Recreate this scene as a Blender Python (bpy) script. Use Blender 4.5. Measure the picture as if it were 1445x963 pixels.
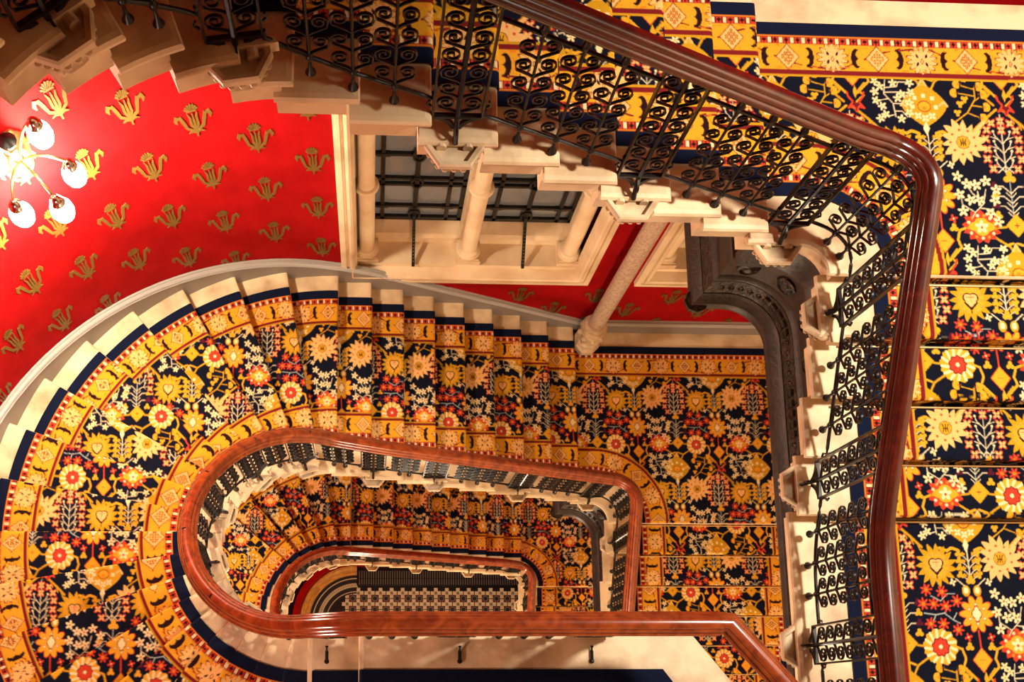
import bpy, bmesh, math, random
import numpy as np
from mathutils import Vector, Matrix
random.seed(7); rng = np.random.default_rng(7)
for o in list(bpy.data.objects): bpy.data.objects.remove(o)
scene = bpy.context.scene
COL = scene.collection
PI = math.pi
ZC = 21.5                                   # eye height above the ground-floor tiles

# ------------------------------------------------------------------ camera
FPX, PPX, PPY = 1432.4, 597.9, 716.1        # a shift-lens view straight down the well
def _rot(tx, ty, yaw):
    return Matrix.Rotation(tx, 3, 'X') @ Matrix.Rotation(ty, 3, 'Y') @ Matrix.Rotation(yaw, 3, 'Z')
cam = bpy.data.cameras.new('camera')
cam.sensor_fit = 'HORIZONTAL'; cam.sensor_width = 36.0
cam.lens = 36.0 * FPX / 1445.0
cam.shift_x = (722.5 - PPX) / 1445.0
cam.shift_y = (PPY - 481.5) / 1445.0
cam.clip_start = 0.05; cam.clip_end = 100
camo = bpy.data.objects.new('camera', cam); COL.objects.link(camo)
camo.matrix_world = Matrix.Translation((0, 0, ZC)) @ _rot(-0.1941, 0.0517, 0.0039).transposed().to_4x4()
scene.camera = camo

# ------------------------------------------------------------------ world, light, exposure
scene.view_settings.view_transform = 'Standard'
scene.view_settings.look = 'None'
scene.view_settings.gamma = 1.0
scene.view_settings.use_curve_mapping = False
scene.view_settings.exposure = 0.75
w = bpy.data.worlds.new('world'); scene.world = w; w.use_nodes = True
w.node_tree.nodes['Background'].inputs[0].default_value = (1.0, 0.86, 0.70, 1)
w.node_tree.nodes['Background'].inputs[1].default_value = 0.05
def area(name, loc, size, power, color, target=None):
    l = bpy.data.lights.new(name, 'AREA'); l.shape = 'DISK'; l.size = size; l.energy = power; l.color = color
    o = bpy.data.objects.new(name, l); COL.objects.link(o); o.location = loc
    d = Vector(target) - Vector(loc) if target else Vector((0, 0, -1))
    o.rotation_euler = d.to_track_quat('-Z', 'Y').to_euler()
    return o
def point(name, loc, power, color, radius=0.12):
    l = bpy.data.lights.new(name, 'POINT'); l.energy = power; l.color = color; l.shadow_soft_size = radius
    o = bpy.data.objects.new(name, l); COL.objects.link(o); o.location = loc
    return o
WARM = (1.0, 0.88, 0.70)
lamp = bpy.data.lights.new('added_top_spot', 'SPOT'); lamp.energy = 1180; lamp.color = (1.0, 0.92, 0.77); lamp.shadow_soft_size = 0.3
lamp.spot_size = math.radians(106); lamp.spot_blend = 0.6             # added unseen spot; cone kept narrow so the upper left stays dim
lampo = bpy.data.objects.new('added_top_spot', lamp); COL.objects.link(lampo); lampo.location = (3.9, 1.7, ZC - 0.4)
point('added_fill_gallery', (-1.7, -0.9, ZC - 4.9), 80, WARM, 0.25)  # added light without a fixture, brightens the left-hand treads
point('added_fill_middle', (1.6, -1.9, ZC - 8.4), 300, (1.0, 0.88, 0.68), 0.25)  # added fill with no lamp body, lifts the middle landing
point('added_fill_hall', (1.0, -1.0, ZC - 16.0), 420, (1.0, 0.82, 0.58), 0.25)  # added fill for the bottom of the well, no lantern hangs here

# ------------------------------------------------------------------ helpers
def lin(c):
    c = np.asarray(c, float) / 255.0
    return np.where(c <= 0.04045, c / 12.92, ((c + 0.055) / 1.055) ** 2.4)
def L4(r, g, b): return tuple(float(x) for x in lin((r, g, b))) + (1.0,)
def tag(o, label=None, cat=None, group=None, kind=None):
    if label: o['label'] = label
    if cat: o['category'] = cat
    if group: o['group'] = group
    if kind: o['kind'] = kind
    return o
def empty(name, loc=(0, 0, 0), parent=None):
    o = bpy.data.objects.new(name, None); COL.objects.link(o); o.location = loc; o.empty_display_size = 0.1
    if parent: o.parent = parent
    return o
def link(name, me, parent=None, loc=None, rz=0.0):
    o = bpy.data.objects.new(name, me); COL.objects.link(o)
    if parent is not None: o.parent = parent
    if loc is not None: o.location = loc
    o.rotation_euler = (0, 0, rz)
    return o
def mesh(name, V, F, mat, smooth=None):
    me = bpy.data.meshes.new(name); me.from_pydata([tuple(v) for v in V], [], [tuple(f) for f in F])
    if mat: me.materials.append(mat)
    if smooth is not None:
        me.polygons.foreach_set('use_smooth', [True] * len(me.polygons))
        me.set_sharp_from_angle(angle=math.radians(smooth))
    me.update(); return me
class MB:
    def __init__(s): s.V = []; s.F = []
    def add(s, V, F):
        n = len(s.V); s.V += [tuple(v) for v in V]; s.F += [tuple(i + n for i in f) for f in F]; return s
    def box(s, x0, x1, y0, y1, z0, z1):
        V = [(x, y, z) for z in (z0, z1) for y in (y0, y1) for x in (x0, x1)]
        return s.add(V, [(0, 2, 3, 1), (4, 5, 7, 6), (0, 1, 5, 4), (2, 6, 7, 3), (0, 4, 6, 2), (1, 3, 7, 5)])
    def loft(s, rings, close=True, caps=True):
        n = len(rings[0]); V = [p for r in rings for p in r]; F = []
        for i in range(len(rings) - 1):
            for j in range(n if close else n - 1):
                a = i * n + j; b = i * n + (j + 1) % n
                F.append((a, b, b + n, a + n))
        if caps and close:
            F.append(tuple(range(n - 1, -1, -1))); F.append(tuple((len(rings) - 1) * n + j for j in range(n)))
        return s.add(V, F)
    def lathe(s, prof, c=(0, 0, 0), n=20, a0=0.0, a1=2 * PI, phase=0.0):
        rings = []
        full = abs(a1 - a0 - 2 * PI) < 1e-6
        m = n if full else n + 1
        for r, z in prof:
            rings.append([(c[0] + r * math.cos(a0 + phase + (a1 - a0) * j / n), c[1] + r * math.sin(a0 + phase + (a1 - a0) * j / n), c[2] + z) for j in range(m)])
        return s.loft(rings, close=full, caps=full)
    def tube(s, P, r, n=4, flat=None, closed=False):
        P = [Vector(p) for p in P]; rings = []
        for i, p in enumerate(P):
            t = (P[min(i + 1, len(P) - 1)] - P[max(i - 1, 0)])
            t = t.normalized() if t.length > 1e-9 else Vector((0, 0, 1))
            ref = Vector((0, 1, 0)) if abs(t.y) < 0.9 else Vector((0, 0, 1))
            a = t.cross(ref).normalized(); b = a.cross(t).normalized()
            ra, rb = (r, r) if flat is None else (r, flat)
            k = r if not callable(r) else None
            rings.append([tuple(p + a * ra * math.cos(PI / 4 + 2 * PI * j / n) * 1.2 + b * rb * math.sin(PI / 4 + 2 * PI * j / n) * 1.2) for j in range(n)])
        return s.loft(rings)
    def build(s, name, mat, parent=None, loc=None, rz=0, smooth=None):
        return link(name, mesh(name, s.V, s.F, mat, smooth), parent, loc, rz)
    def me(s, name, mat, smooth=None): return mesh(name, s.V, s.F, mat, smooth)
def sweep(P, prof, up_follow=True):
    """profile (n, z) swept along a polyline; n is measured to the left of travel"""
    mb = MB(); P = [Vector(p) for p in P]; rings = []
    for i, p in enumerate(P):
        t = (P[min(i + 1, len(P) - 1)] - P[max(i - 1, 0)]).normalized()
        th = Vector((t.x, t.y, 0)).normalized()
        side = Vector((-th.y, th.x, 0))
        up = Vector((0, 0, 1))
        if up_follow: up = t.cross(side); up = up if up.z > 0 else -up
        rings.append([tuple(p + side * n + up * z) for n, z in prof])
    return mb.loft(rings)

# ------------------------------------------------------------------ materials
def mat(name, color, rough=0.6, metal=0.0, coat=0.0, spec=0.5):
    m = bpy.data.materials.new(name); m.use_nodes = True
    b = m.node_tree.nodes['Principled BSDF']
    b.inputs['Base Color'].default_value = color; b.inputs['Roughness'].default_value = rough
    b.inputs['Metallic'].default_value = metal; b.inputs['Coat Weight'].default_value = coat
    b.inputs['Specular IOR Level'].default_value = spec
    return m
def noisy(m, c2, scale, detail=6, lo=0.35, hi=0.65, bump=0.0, bscale=None, stretch=None):
    nt = m.node_tree; N = nt.nodes; b = N['Principled BSDF']; c1 = tuple(b.inputs['Base Color'].default_value)
    tc = N.new('ShaderNodeTexCoord'); mp = N.new('ShaderNodeMapping')
    nt.links.new(tc.outputs['Object'], mp.inputs[0])
    if stretch: mp.inputs['Scale'].default_value = stretch
    nz = N.new('ShaderNodeTexNoise'); nz.inputs['Scale'].default_value = scale; nz.inputs['Detail'].default_value = detail
    nt.links.new(mp.outputs[0], nz.inputs['Vector'])
    rp = N.new('ShaderNodeValToRGB'); e = rp.color_ramp.elements
    e[0].position = lo; e[0].color = c1; e[1].position = hi; e[1].color = c2
    nt.links.new(nz.outputs['Fac'], rp.inputs[0]); nt.links.new(rp.outputs[0], b.inputs['Base Color'])
    if bump:
        n2 = N.new('ShaderNodeTexNoise'); n2.inputs['Scale'].default_value = bscale or scale * 4; n2.inputs['Detail'].default_value = 4
        nt.links.new(mp.outputs[0], n2.inputs['Vector'])
        bp = N.new('ShaderNodeBump'); bp.inputs['Strength'].default_value = bump; bp.inputs['Distance'].default_value = 0.02
        nt.links.new(n2.outputs['Fac'], bp.inputs['Height']); nt.links.new(bp.outputs[0], b.inputs['Normal'])
    return m
M = {}
M['stone'] = noisy(mat('limestone', L4(226, 200, 160), 0.55), L4(150, 112, 76), 3.6, 9, 0.42, 0.80, 0.15, 30)
M['stone_carved'] = noisy(mat('carved_limestone', L4(214, 188, 152), 0.65), L4(148, 116, 86), 6, 6, 0.42, 0.75, 0.1, 40)
M['stone_shaft'] = noisy(mat('mottled_marble', L4(196, 172, 146), 0.4), L4(150, 120, 102), 40, 4, 0.35, 0.7)
M['wallstone'] = noisy(mat('window_limestone', L4(232, 208, 172), 0.6), L4(204, 172, 134), 2.5, 8, 0.4, 0.7, 0.1, 40)
M['iron'] = noisy(mat('wrought_iron', L4(44, 40, 40), 0.34, 0.6), L4(24, 21, 21), 20, 4)
M['iron_black'] = mat('black_painted_iron', L4(14, 14, 15), 0.4, 0.2)
M['girder'] = noisy(mat('cast_iron_brown', L4(58, 42, 33), 0.5, 0.2), L4(40, 30, 24), 12, 5, 0.4, 0.65, 0.2, 40)
M['girder_ornament'] = noisy(mat('cast_iron_ornament', L4(66, 50, 40), 0.45, 0.25), L4(30, 23, 20), 30, 6, 0.4, 0.6, 1.0, 24)
M['red'] = noisy(mat('red_wallpaper', L4(156, 11, 15), 0.7, 0, 0, 0.05), L4(144, 8, 12), 4, 4, 0.4, 0.6)
M['gold_print'] = mat('gold_print', L4(112, 84, 32), 0.45, 0.25)
M['skirting'] = mat('grey_painted_wood', L4(128, 118, 112), 0.45)
M['skirting_light'] = mat('pale_painted_wood', L4(164, 157, 150), 0.4)
M['ceiling'] = mat('ceiling_paint', L4(230, 215, 190), 0.8)
M['brass'] = mat('brass', L4(214, 190, 140), 0.3, 0.9)
M['chrome'] = mat('polished_nickel', L4(220, 205, 200), 0.15, 1.0)
M['glass'] = mat('night_window_glass', L4(112, 116, 122), 0.08, 0.0, 0.0, 0.8)
M['outside'] = mat('pale_sill_outside', L4(180, 180, 150), 0.8)
M['blackstone'] = mat('black_marble', L4(18, 18, 20), 0.3)
M['bar'] = mat('steel_bar', L4(150, 140, 135), 0.35, 0.7)
M['cream_tile'] = noisy(mat('cream_tile', L4(226, 206, 168), 0.4), L4(200, 176, 138), 9)
M['red_tile'] = mat('red_tile', L4(88, 28, 24), 0.4)
M['dark_tile'] = mat('dark_tile', L4(24, 22, 24), 0.4)
M['grey_tile'] = mat('grey_tile', L4(120, 116, 104), 0.4)
M['oak'] = noisy(mat('gilded_oak', L4(214, 150, 64), 0.4), L4(170, 108, 40), 8, 4, stretch=(1, 1, 8))
# mahogany with grain
m = mat('mahogany', L4(104, 34, 16), 0.22, 0.0, 0.6); nt = m.node_tree; N = nt.nodes; b = N['Principled BSDF']
b.inputs['Coat Roughness'].default_value = 0.12
tc = N.new('ShaderNodeTexCoord'); nz = N.new('ShaderNodeTexNoise'); nz.inputs['Scale'].default_value = 9; nz.inputs['Detail'].default_value = 8
nz.inputs['Distortion'].default_value = 1.2
nt.links.new(tc.outputs['Object'], nz.inputs['Vector'])
rp = N.new('ShaderNodeValToRGB'); e = rp.color_ramp.elements
e[0].position = 0.35; e[0].color = L4(52, 12, 8); e[1].position = 0.75; e[1].color = L4(80, 22, 11)
nt.links.new(nz.outputs['Fac'], rp.inputs[0]); nt.links.new(rp.outputs[0], b.inputs['Base Color'])
M['mahogany'] = m
m2 = m.copy(); m2.name = 'mahogany_orange'; M['mahogany_orange'] = m2  # lighter, more orange varnish for the middle and lower handrails
for nd in m2.node_tree.nodes:
    if nd.type == 'VALTORGB': nd.color_ramp.elements[0].color = L4(106, 36, 14); nd.color_ramp.elements[1].color = L4(158, 70, 26)
# carpet: woven colours come from a colour attribute, the pile from noise
m = mat('woven_carpet', (0.5, 0.5, 0.5, 1), 0.95, 0, 0, 0.15); nt = m.node_tree; N = nt.nodes; b = N['Principled BSDF']
at = N.new('ShaderNodeAttribute'); at.attribute_name = 'weave'
tc = N.new('ShaderNodeTexCoord'); nz = N.new('ShaderNodeTexNoise'); nz.inputs['Scale'].default_value = 160; nz.inputs['Detail'].default_value = 2
nt.links.new(tc.outputs['Object'], nz.inputs['Vector'])
mx = N.new('ShaderNodeMix'); mx.data_type = 'RGBA'; mx.blend_type = 'MULTIPLY'; mx.inputs['Factor'].default_value = 0.35
nt.links.new(at.outputs['Color'], mx.inputs[6]); nt.links.new(nz.outputs['Fac'], mx.inputs[7])
hs = N.new('ShaderNodeBrightContrast'); hs.inputs['Bright'].default_value = 0.0
nt.links.new(mx.outputs[2], b.inputs['Base Color'])
bp = N.new('ShaderNodeBump'); bp.inputs['Strength'].default_value = 0.25; bp.inputs['Distance'].default_value = 0.004
nt.links.new(nz.outputs['Fac'], bp.inputs['Height']); nt.links.new(bp.outputs[0], b.inputs['Normal'])
b.inputs['Sheen Weight'].default_value = 0.0
M['carpet'] = m

# ------------------------------------------------------------------ carpet weave (drawn from shapes into a repeat, then sampled per knot)
NAVY = lin((8, 12, 30)); BLUE = lin((10, 19, 46)); GOLD = lin((232, 164, 38)); MUST = lin((206, 150, 26)); CREAM = lin((248, 220, 164))
PEACH = lin((243, 186, 112)); RED = lin((214, 62, 38)); DRED = lin((124, 24, 28)); MAR = lin((84, 18, 40)); ORNG = lin((238, 130, 30))
LINE = lin((226, 206, 168)); LBLU = lin((176, 182, 176)); DARK = lin((40, 12, 16))
class Canvas:
    def __init__(s, W, H, shift, bg):
        s.W, s.H, s.shift = W, H, shift
        y, x = np.mgrid[0:H, 0:W]; s.x = x + .5; s.y = y + .5
        s.a = np.zeros((H, W, 3)) + bg
    def d(s, cx, cy):
        dy = s.y - cy; n = np.round(dy / s.H); dy = dy - n * s.H
        dx = s.x - cx - n * s.shift; dx = dx - s.W * np.round(dx / s.W)
        return dx, dy
    def put(s, sd, c):
        al = np.clip(0.5 - sd, 0, 1)[..., None]; s.a = s.a * (1 - al) + np.asarray(c) * al
    def blob(s, cx, cy, r, c, n=0, amp=0.0, ph=0.0, sx=1.0, sy=1.0, sharp=1.0, rot=0.0):
        dx, dy = s.d(cx, cy)
        if rot: dx, dy = dx * math.cos(rot) + dy * math.sin(rot), -dx * math.sin(rot) + dy * math.cos(rot)
        dx = dx / sx; dy = dy / sy
        rr = np.hypot(dx, dy); th = np.arctan2(dy, dx)
        R = r * (1 + amp * np.abs(np.cos(n * (th + ph) / 2)) ** sharp - amp * 0.5) if n else r
        s.put((rr - R) * min(sx, sy), c)
    def line(s, pts, wd, c):
        x0, y0 = pts[0]
        best = None
        for (ax, ay), (bx, by) in zip(pts[:-1], pts[1:]):
            mxp, myp = (ax + bx) / 2, (ay + by) / 2
            dx, dy = s.d(mxp, myp); hx, hy = (bx - ax) / 2, (by - ay) / 2; l2 = hx * hx + hy * hy + 1e-9
            t = np.clip((dx * hx + dy * hy) / l2, -1, 1)
            q = np.hypot(dx - t * hx, dy - t * hy); best = q if best is None else np.minimum(best, q)
        s.put(best - wd / 2, c)
    def diamond(s, cx, cy, rx, ry, c):
        dx, dy = s.d(cx, cy); s.put((np.abs(dx) / rx + np.abs(dy) / ry - 1) * min(rx, ry) * 0.7, c)
    def rect(s, cx, cy, hx, hy, c):
        dx, dy = s.d(cx, cy); s.put(np.maximum(np.abs(dx) - hx, np.abs(dy) - hy), c)
    def bloom(s, cx, cy, r, c, cc, n=5, ph=0.3):
        s.blob(cx, cy, r, c, n, 1.05, ph, 1, 1, 1.5); s.blob(cx, cy, r * 0.3, cc)
def field_tile():
    k = Canvas(428, 470, 214, NAVY); r = np.random.default_rng(3)
    def twig(pts, c=LINE, wd=2.6): k.line(pts, wd, c)
    def rag(cx, cy, R0, c, n, amp, ph=0.0, am2=0.06, sx=1.0, sy=1.0):
        dx, dy = k.d(cx, cy); dx = dx / sx; dy = dy / sy; th = np.arctan2(dy, dx); rr = np.hypot(dx, dy)
        saw = np.abs(((th + ph + 0.12 * rr / R0) * n / (2 * PI)) % 1.0 - 0.5) * 2
        k.put((rr - R0 * (1 + amp * (saw - 0.5) + am2 * np.cos(3 * th + ph))) * 0.8, c)
    # angular gold lattice
    for sgn in (-1, 1):
        k.line([(557 + sgn * 30, 545), (557 + sgn * 62, 548), (557 + sgn * 70, 572), (557 + sgn * 26, 600), (557 + sgn * 14, 622)], 6, MUST)
        k.line([(770 + sgn * 75, 548), (770 + sgn * 52, 556), (770 + sgn * 44, 582), (770 + sgn * 52, 604), (770 + sgn * 16, 640)], 6.5, GOLD)
        k.line([(545 + sgn * 8, 208), (545 + sgn * 52, 245), (545 + sgn * 82, 274)], 7, MUST)
        for q in (0.35, 0.6, 0.85): k.line([(545 + sgn * (8 + 74 * q), 208 + 66 * q), (545 + sgn * (14 + 74 * q), 226 + 66 * q)], 4, MUST)
        k.line([(550 + sgn * 44, 140), (550 + sgn * 26, 162), (550 + sgn * 40, 176), (550 + sgn * 18, 196)], 6, MUST)
    # shrub: white twigs, red and cream four-petalled flowers round the rim
    twig([(545, 222), (545, 392)], LINE, 2.4)
    for y in (290, 318, 346, 372):
        for sgn in (-1, 1):
            twig([(545, y + 18), (545 + sgn * 20, y - 4), (545 + sgn * 24, y - 16)], LINE, 2.4); twig([(545 + sgn * 12, y + 5), (545 + sgn * 32, y - 2)], LINE, 2.2)
            k.blob(545 + sgn * 24, y - 18, 3.4, CREAM)
    twig([(524, 390), (545, 372), (566, 390)], LINE, 3)
    for x, y in ((545, 242), (518, 248), (572, 248), (503, 268), (587, 268), (545, 268), (498, 294), (592, 294), (500, 324), (590, 324), (496, 352), (594, 352), (510, 380), (580, 380)):
        k.bloom(x, y, 10.5, RED, CREAM, 4, 0.78); k.bloom(x, y, 7.6, PEACH, RED, 4, 0.78)
    # gold trefoil, maroon and gold buds on a stem
    k.blob(552, 404, 13, GOLD, 3, 0.9, PI / 2)
    twig([(552, 412), (552, 515)], LBLU, 2.6)
    for i, y in enumerate((428, 456, 484)):
        for sgn in (-1, 1):
            twig([(552, y + 22), (552 + sgn * 22, y + 2), (552 + sgn * 42, y + 2)], LINE, 2.6); twig([(552, y + 34), (552 + sgn * 14, y + 20)], LINE, 2.2)
            k.blob(552 + sgn * 47, y, 8.5, MAR if i != 1 else GOLD, 3, 0.8, PI / 2)
    for sgn in (-1, 1): k.blob(552 + sgn * 44, 512, 9, GOLD, 3, 0.8, PI / 2)
    # gold diamond with cross
    k.diamond(557, 540, 31, 33, MUST); k.diamond(557, 540, 27, 29, GOLD); k.line([(551, 540), (563, 540)], 2.4, DRED); k.line([(557, 534), (557, 546)], 2.4, DRED)
    # round flower: gold disc, white blade petals, red heart
    rag(655, 550, 49, GOLD, 12, 0.14, 0.2, 0)
    for q in range(13):
        a = 2 * PI * q / 13; k.line([(655 + 25 * math.cos(a), 550 + 25 * math.sin(a)), (655 + 46 * math.cos(a + .18), 550 + 46 * math.sin(a + .18))], 8, CREAM)
    rag(655, 550, 26, DRED, 9, 0.2, 0, 0); rag(655, 550, 22, RED, 9, 0.25, 0, 0); k.blob(655, 550, 8, DRED); k.blob(655, 550, 6, CREAM)
    # red palmette with gold lozenge
    rag(885, 545, 49, RED, 13, 0.26, 0, 0, 1, 0.86)
    for q in range(13):
        a = 2 * PI * (q + .25) / 13; k.blob(885 + 38 * math.cos(a), 545 + 32 * math.sin(a), 4.4, CREAM if q % 2 else ORNG)
    k.blob(885, 545, 29, GOLD, 4, 0.3, 0, 1.1, 0.75); k.blob(885, 545, 13, CREAM, 5, 0.9, PI / 2); k.blob(885, 547, 4, RED)
    # vase
    k.diamond(760, 146, 15, 28, PEACH); k.diamond(760, 142, 6, 16, GOLD)
    for sgn in (-1, 1): k.line([(760 + sgn * 6, 120), (760 + sgn * 30, 128)], 6, GOLD)
    dx, dy = k.d(760, 205); wv = 60 * np.clip(1 - (np.abs(dy + 4) / 62) ** 1.7, 0, None) + 4
    k.put(np.maximum(np.abs(dx) - wv, np.abs(dy) - 62) * 0.75, MUST)
    for sgn in (-1, 1): k.line([(760 + sgn * 44, 200), (760 + sgn * 58, 190), (760 + sgn * 66, 202)], 6, PEACH)
    for x, y in ((735, 180), (760, 173), (785, 180), (727, 206), (793, 206)): k.rect(x, y, 5.5, 5.5, CREAM)
    for x, y in ((740, 232), (780, 232), (760, 238)): k.bloom(x, y, 8, CREAM, MUST, 4, .78)
    k.diamond(760, 268, 9, 22, CREAM)
    k.blob(760, 204, 17, DRED, 0, 0, 0, 1.15, 0.95); k.blob(760, 204, 14.5, GOLD, 0, 0, 0, 1.15, 0.95); k.blob(760, 209, 6, ORNG)
    for sgn in (-1, 1): k.line([(760 + sgn * 16, 206), (760 + sgn * 27, 196)], 3.4, ORNG)
    for sgn in (-1, 1): k.line([(760 + sgn * 26, 282), (760 + sgn * 44, 276), (760 + sgn * 58, 284), (760 + sgn * 80, 276)], 8, GOLD)
    # leafy sprig
    twig([(762, 276), (764, 372)], LINE, 3)
    for i, y in enumerate((300, 320, 340, 360)):
        for sgn in (-1, 1):
            twig([(764, y + 14), (764 + sgn * 14, y), (764 + sgn * 26, y - 6)], LINE, 2.4)
            k.blob(764 + sgn * 28, y - 9, 8, GOLD, 3, 0.9, 0.6 * sgn); k.blob(764 + sgn * 15, y - 7, 5, MUST, 3, .6)
    k.blob(764, 366, 11, GOLD, 3, .6, PI / 2)
    for sgn in (-1, 1):
        k.blob(764 + sgn * 17, 396, 14, MUST, 0, 0, 0, 0.85, 1.1); k.blob(764 + sgn * 17, 395, 8.5, CREAM, 0, 0, 0, 0.8, 1.1)
        twig([(764 + sgn * 20, 382), (764 + sgn * 44, 362)], LINE, 3); k.bloom(764 + sgn * 54, 372, 7, CREAM, RED, 4)
    # orange star flower
    k.blob(772, 460, 44, RED, 10, 0.42, 0.0); k.blob(772, 460, 40.5, GOLD, 10, 0.46, 0.0)
    for j in range(6):
        a = 2 * PI * j / 6 + .5; k.blob(772 + 25 * math.cos(a), 460 + 27 * math.sin(a), 5, DRED); k.blob(772 + 25 * math.cos(a), 460 + 27 * math.sin(a), 3.6, CREAM)
    k.blob(772, 460, 16, DRED, 4, 0.3, 0, 0.85, 1.3); k.blob(772, 460, 13, CREAM, 4, 0.3, 0, 0.85, 1.3)
    k.line([(772, 505), (774, 552)], 4.5, RED); k.diamond(775, 586, 30, 35, RED); k.diamond(775, 586, 27, 32, GOLD); k.line([(768, 586), (782, 586)], 2.4, RED)
    for sgn in (-1, 1): k.bloom(774 + sgn * 34, 524, 8, RED, CREAM, 4); k.blob(774 + sgn * 33, 550, 9, GOLD, 3, 0.8, PI / 2)
    # red blossoms on grey twigs
    twig([(615, 458), (650, 462), (676, 458), (700, 476), (720, 486)], LBLU); twig([(640, 410), (668, 424), (690, 404), (712, 404)], LBLU); twig([(676, 458), (690, 440)], LBLU); twig([(650, 462), (640, 480)], LBLU); twig([(700, 476), (712, 458)], LBLU)
    for x, y in ((628, 393), (674, 399), (616, 432), (646, 432), (682, 439), (716, 424), (632, 487), (670, 487), (712, 503)):
        k.bloom(x, y, 12, RED, PEACH, 7, r.random()); k.blob(x, y, 5, ORNG, 5, .5)
    # cream five-petalled blossoms on a zigzag twig
    twig([(862, 520), (872, 505), (898, 480), (908, 440)], LINE); twig([(872, 505), (838, 484), (836, 450)], LINE); twig([(885, 492), (918, 496), (936, 520)], LINE); twig([(898, 480), (870, 452), (856, 430)], LINE); twig([(890, 484), (884, 446)], LINE)
    for x, y in ((832, 404), (857, 425), (882, 428), (911, 416), (833, 455), (888, 470), (914, 506), (838, 502), (862, 470), (932, 470), (938, 440), (934, 530)):
        k.bloom(x, y, 10.5, CREAM, RED, 5, r.random())
    # angular twig of small cream blossoms beside the vase
    twig([(868, 598), (862, 640), (886, 668), (890, 706)], LINE); twig([(864, 622), (900, 618), (906, 604), (934, 604)], LINE); twig([(864, 636), (908, 634), (930, 646)], LINE); twig([(886, 668), (912, 668), (926, 680)], LINE); twig([(890, 690), (910, 690), (924, 706)], LINE); twig([(872, 654), (848, 660)], LINE); twig([(890, 700), (868, 706)], LINE)
    for x, y in ((838, 604), (852, 618), (890, 608), (938, 606), (836, 634), (912, 640), (938, 634), (838, 660), (854, 676), (900, 652), (932, 664), (862, 700), (930, 694), (906, 712), (846, 712)):
        k.bloom(x, y, 8.6, CREAM, MUST, 5, r.random())
    # gold fans on a branch
    k.line([(632, 716), (668, 690), (694, 650), (694, 616)], 4, MUST); twig([(694, 640), (640, 632)], MUST, 3); twig([(682, 668), (720, 672)], MUST, 3); twig([(668, 690), (706, 704)], MUST, 3); twig([(690, 656), (712, 640)], MUST, 3); twig([(694, 620), (650, 608)], MUST, 3)
    for x, y, ph in ((636, 632, 0), (646, 606, 0), (712, 704, PI), (724, 672, PI), (718, 634, PI), (708, 612, PI)):
        k.blob(x, y, 12.5, GOLD, 0, 0, 0, 0.95, 1.05); k.line([(x + 9 * math.cos(ph), y - 9), (x + 9 * math.cos(ph), y + 9)], 5, NAVY); k.blob(x + 4 * math.cos(ph), y, 4, ORNG)
    for x, y in ((650, 664), (664, 650), (640, 690)): k.blob(x, y, 8, GOLD, 3, 0.8, -PI / 2)
    # red crown with gold legs
    k.diamond(780, 636, 6, 20, GOLD)
    for sgn in (-1, 1):
        k.line([(780 + sgn * 24, 638), (780 + sgn * 20, 652), (780 + sgn * 8, 666), (780 + sgn * 22, 684), (780 + sgn * 8, 678), (780, 694)], 5.5, RED); k.line([(780 + sgn * 8, 666), (780, 676), (780, 690)], 4, DRED)
    # sunflower with a heart
    rag(665, 325, 52, MUST, 15, 0.42, 0.1, 0.03); k.blob(665, 325, 38, GOLD)
    for q in range(12):
        a = 2 * PI * q / 12; k.blob(665 + 33 * math.cos(a), 325 + 33 * math.sin(a), 3.2, DRED); k.blob(665 + 33 * math.cos(a), 325 + 33 * math.sin(a), 2.2, PEACH)
    for sgn in (-1, 1): k.blob(665 + sgn * 9, 318, 14, DARK)
    k.diamond(665, 332, 21, 22, DARK); k.line([(665, 348), (665, 362)], 3.4, DARK)
    for sgn in (-1, 1): k.blob(665 + sgn * 8.5, 318, 10.5, PEACH)
    k.diamond(665, 329, 16, 16, PEACH); k.line([(655, 316), (675, 316)], 1.6, RED); k.line([(665, 310), (665, 330)], 1.6, RED)
    # feathered peach palmette
    rag(860, 305, 55, PEACH, 14, 0.40, 0.0, 0.10, 1.0, 1.0)
    for q in range(9):
        a = 2 * PI * q / 9 + .3; k.blob(860 + 36 * math.cos(a), 305 + 36 * math.sin(a), 3.6, RED)
    k.blob(860, 306, 19, DRED, 8, 0.08); k.blob(860, 306, 17, GOLD, 8, 0.08)
    for q in (-1, 0, 1): k.line([(860 + q * 9, 296), (860 + q * 4, 308), (860 + q * 8, 316)], 3, DARK)
    k.line([(852, 308), (868, 308)], 3, DARK)
    k.line([(900, 272), (926, 246)], 10, PEACH)
    return k.a
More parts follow.
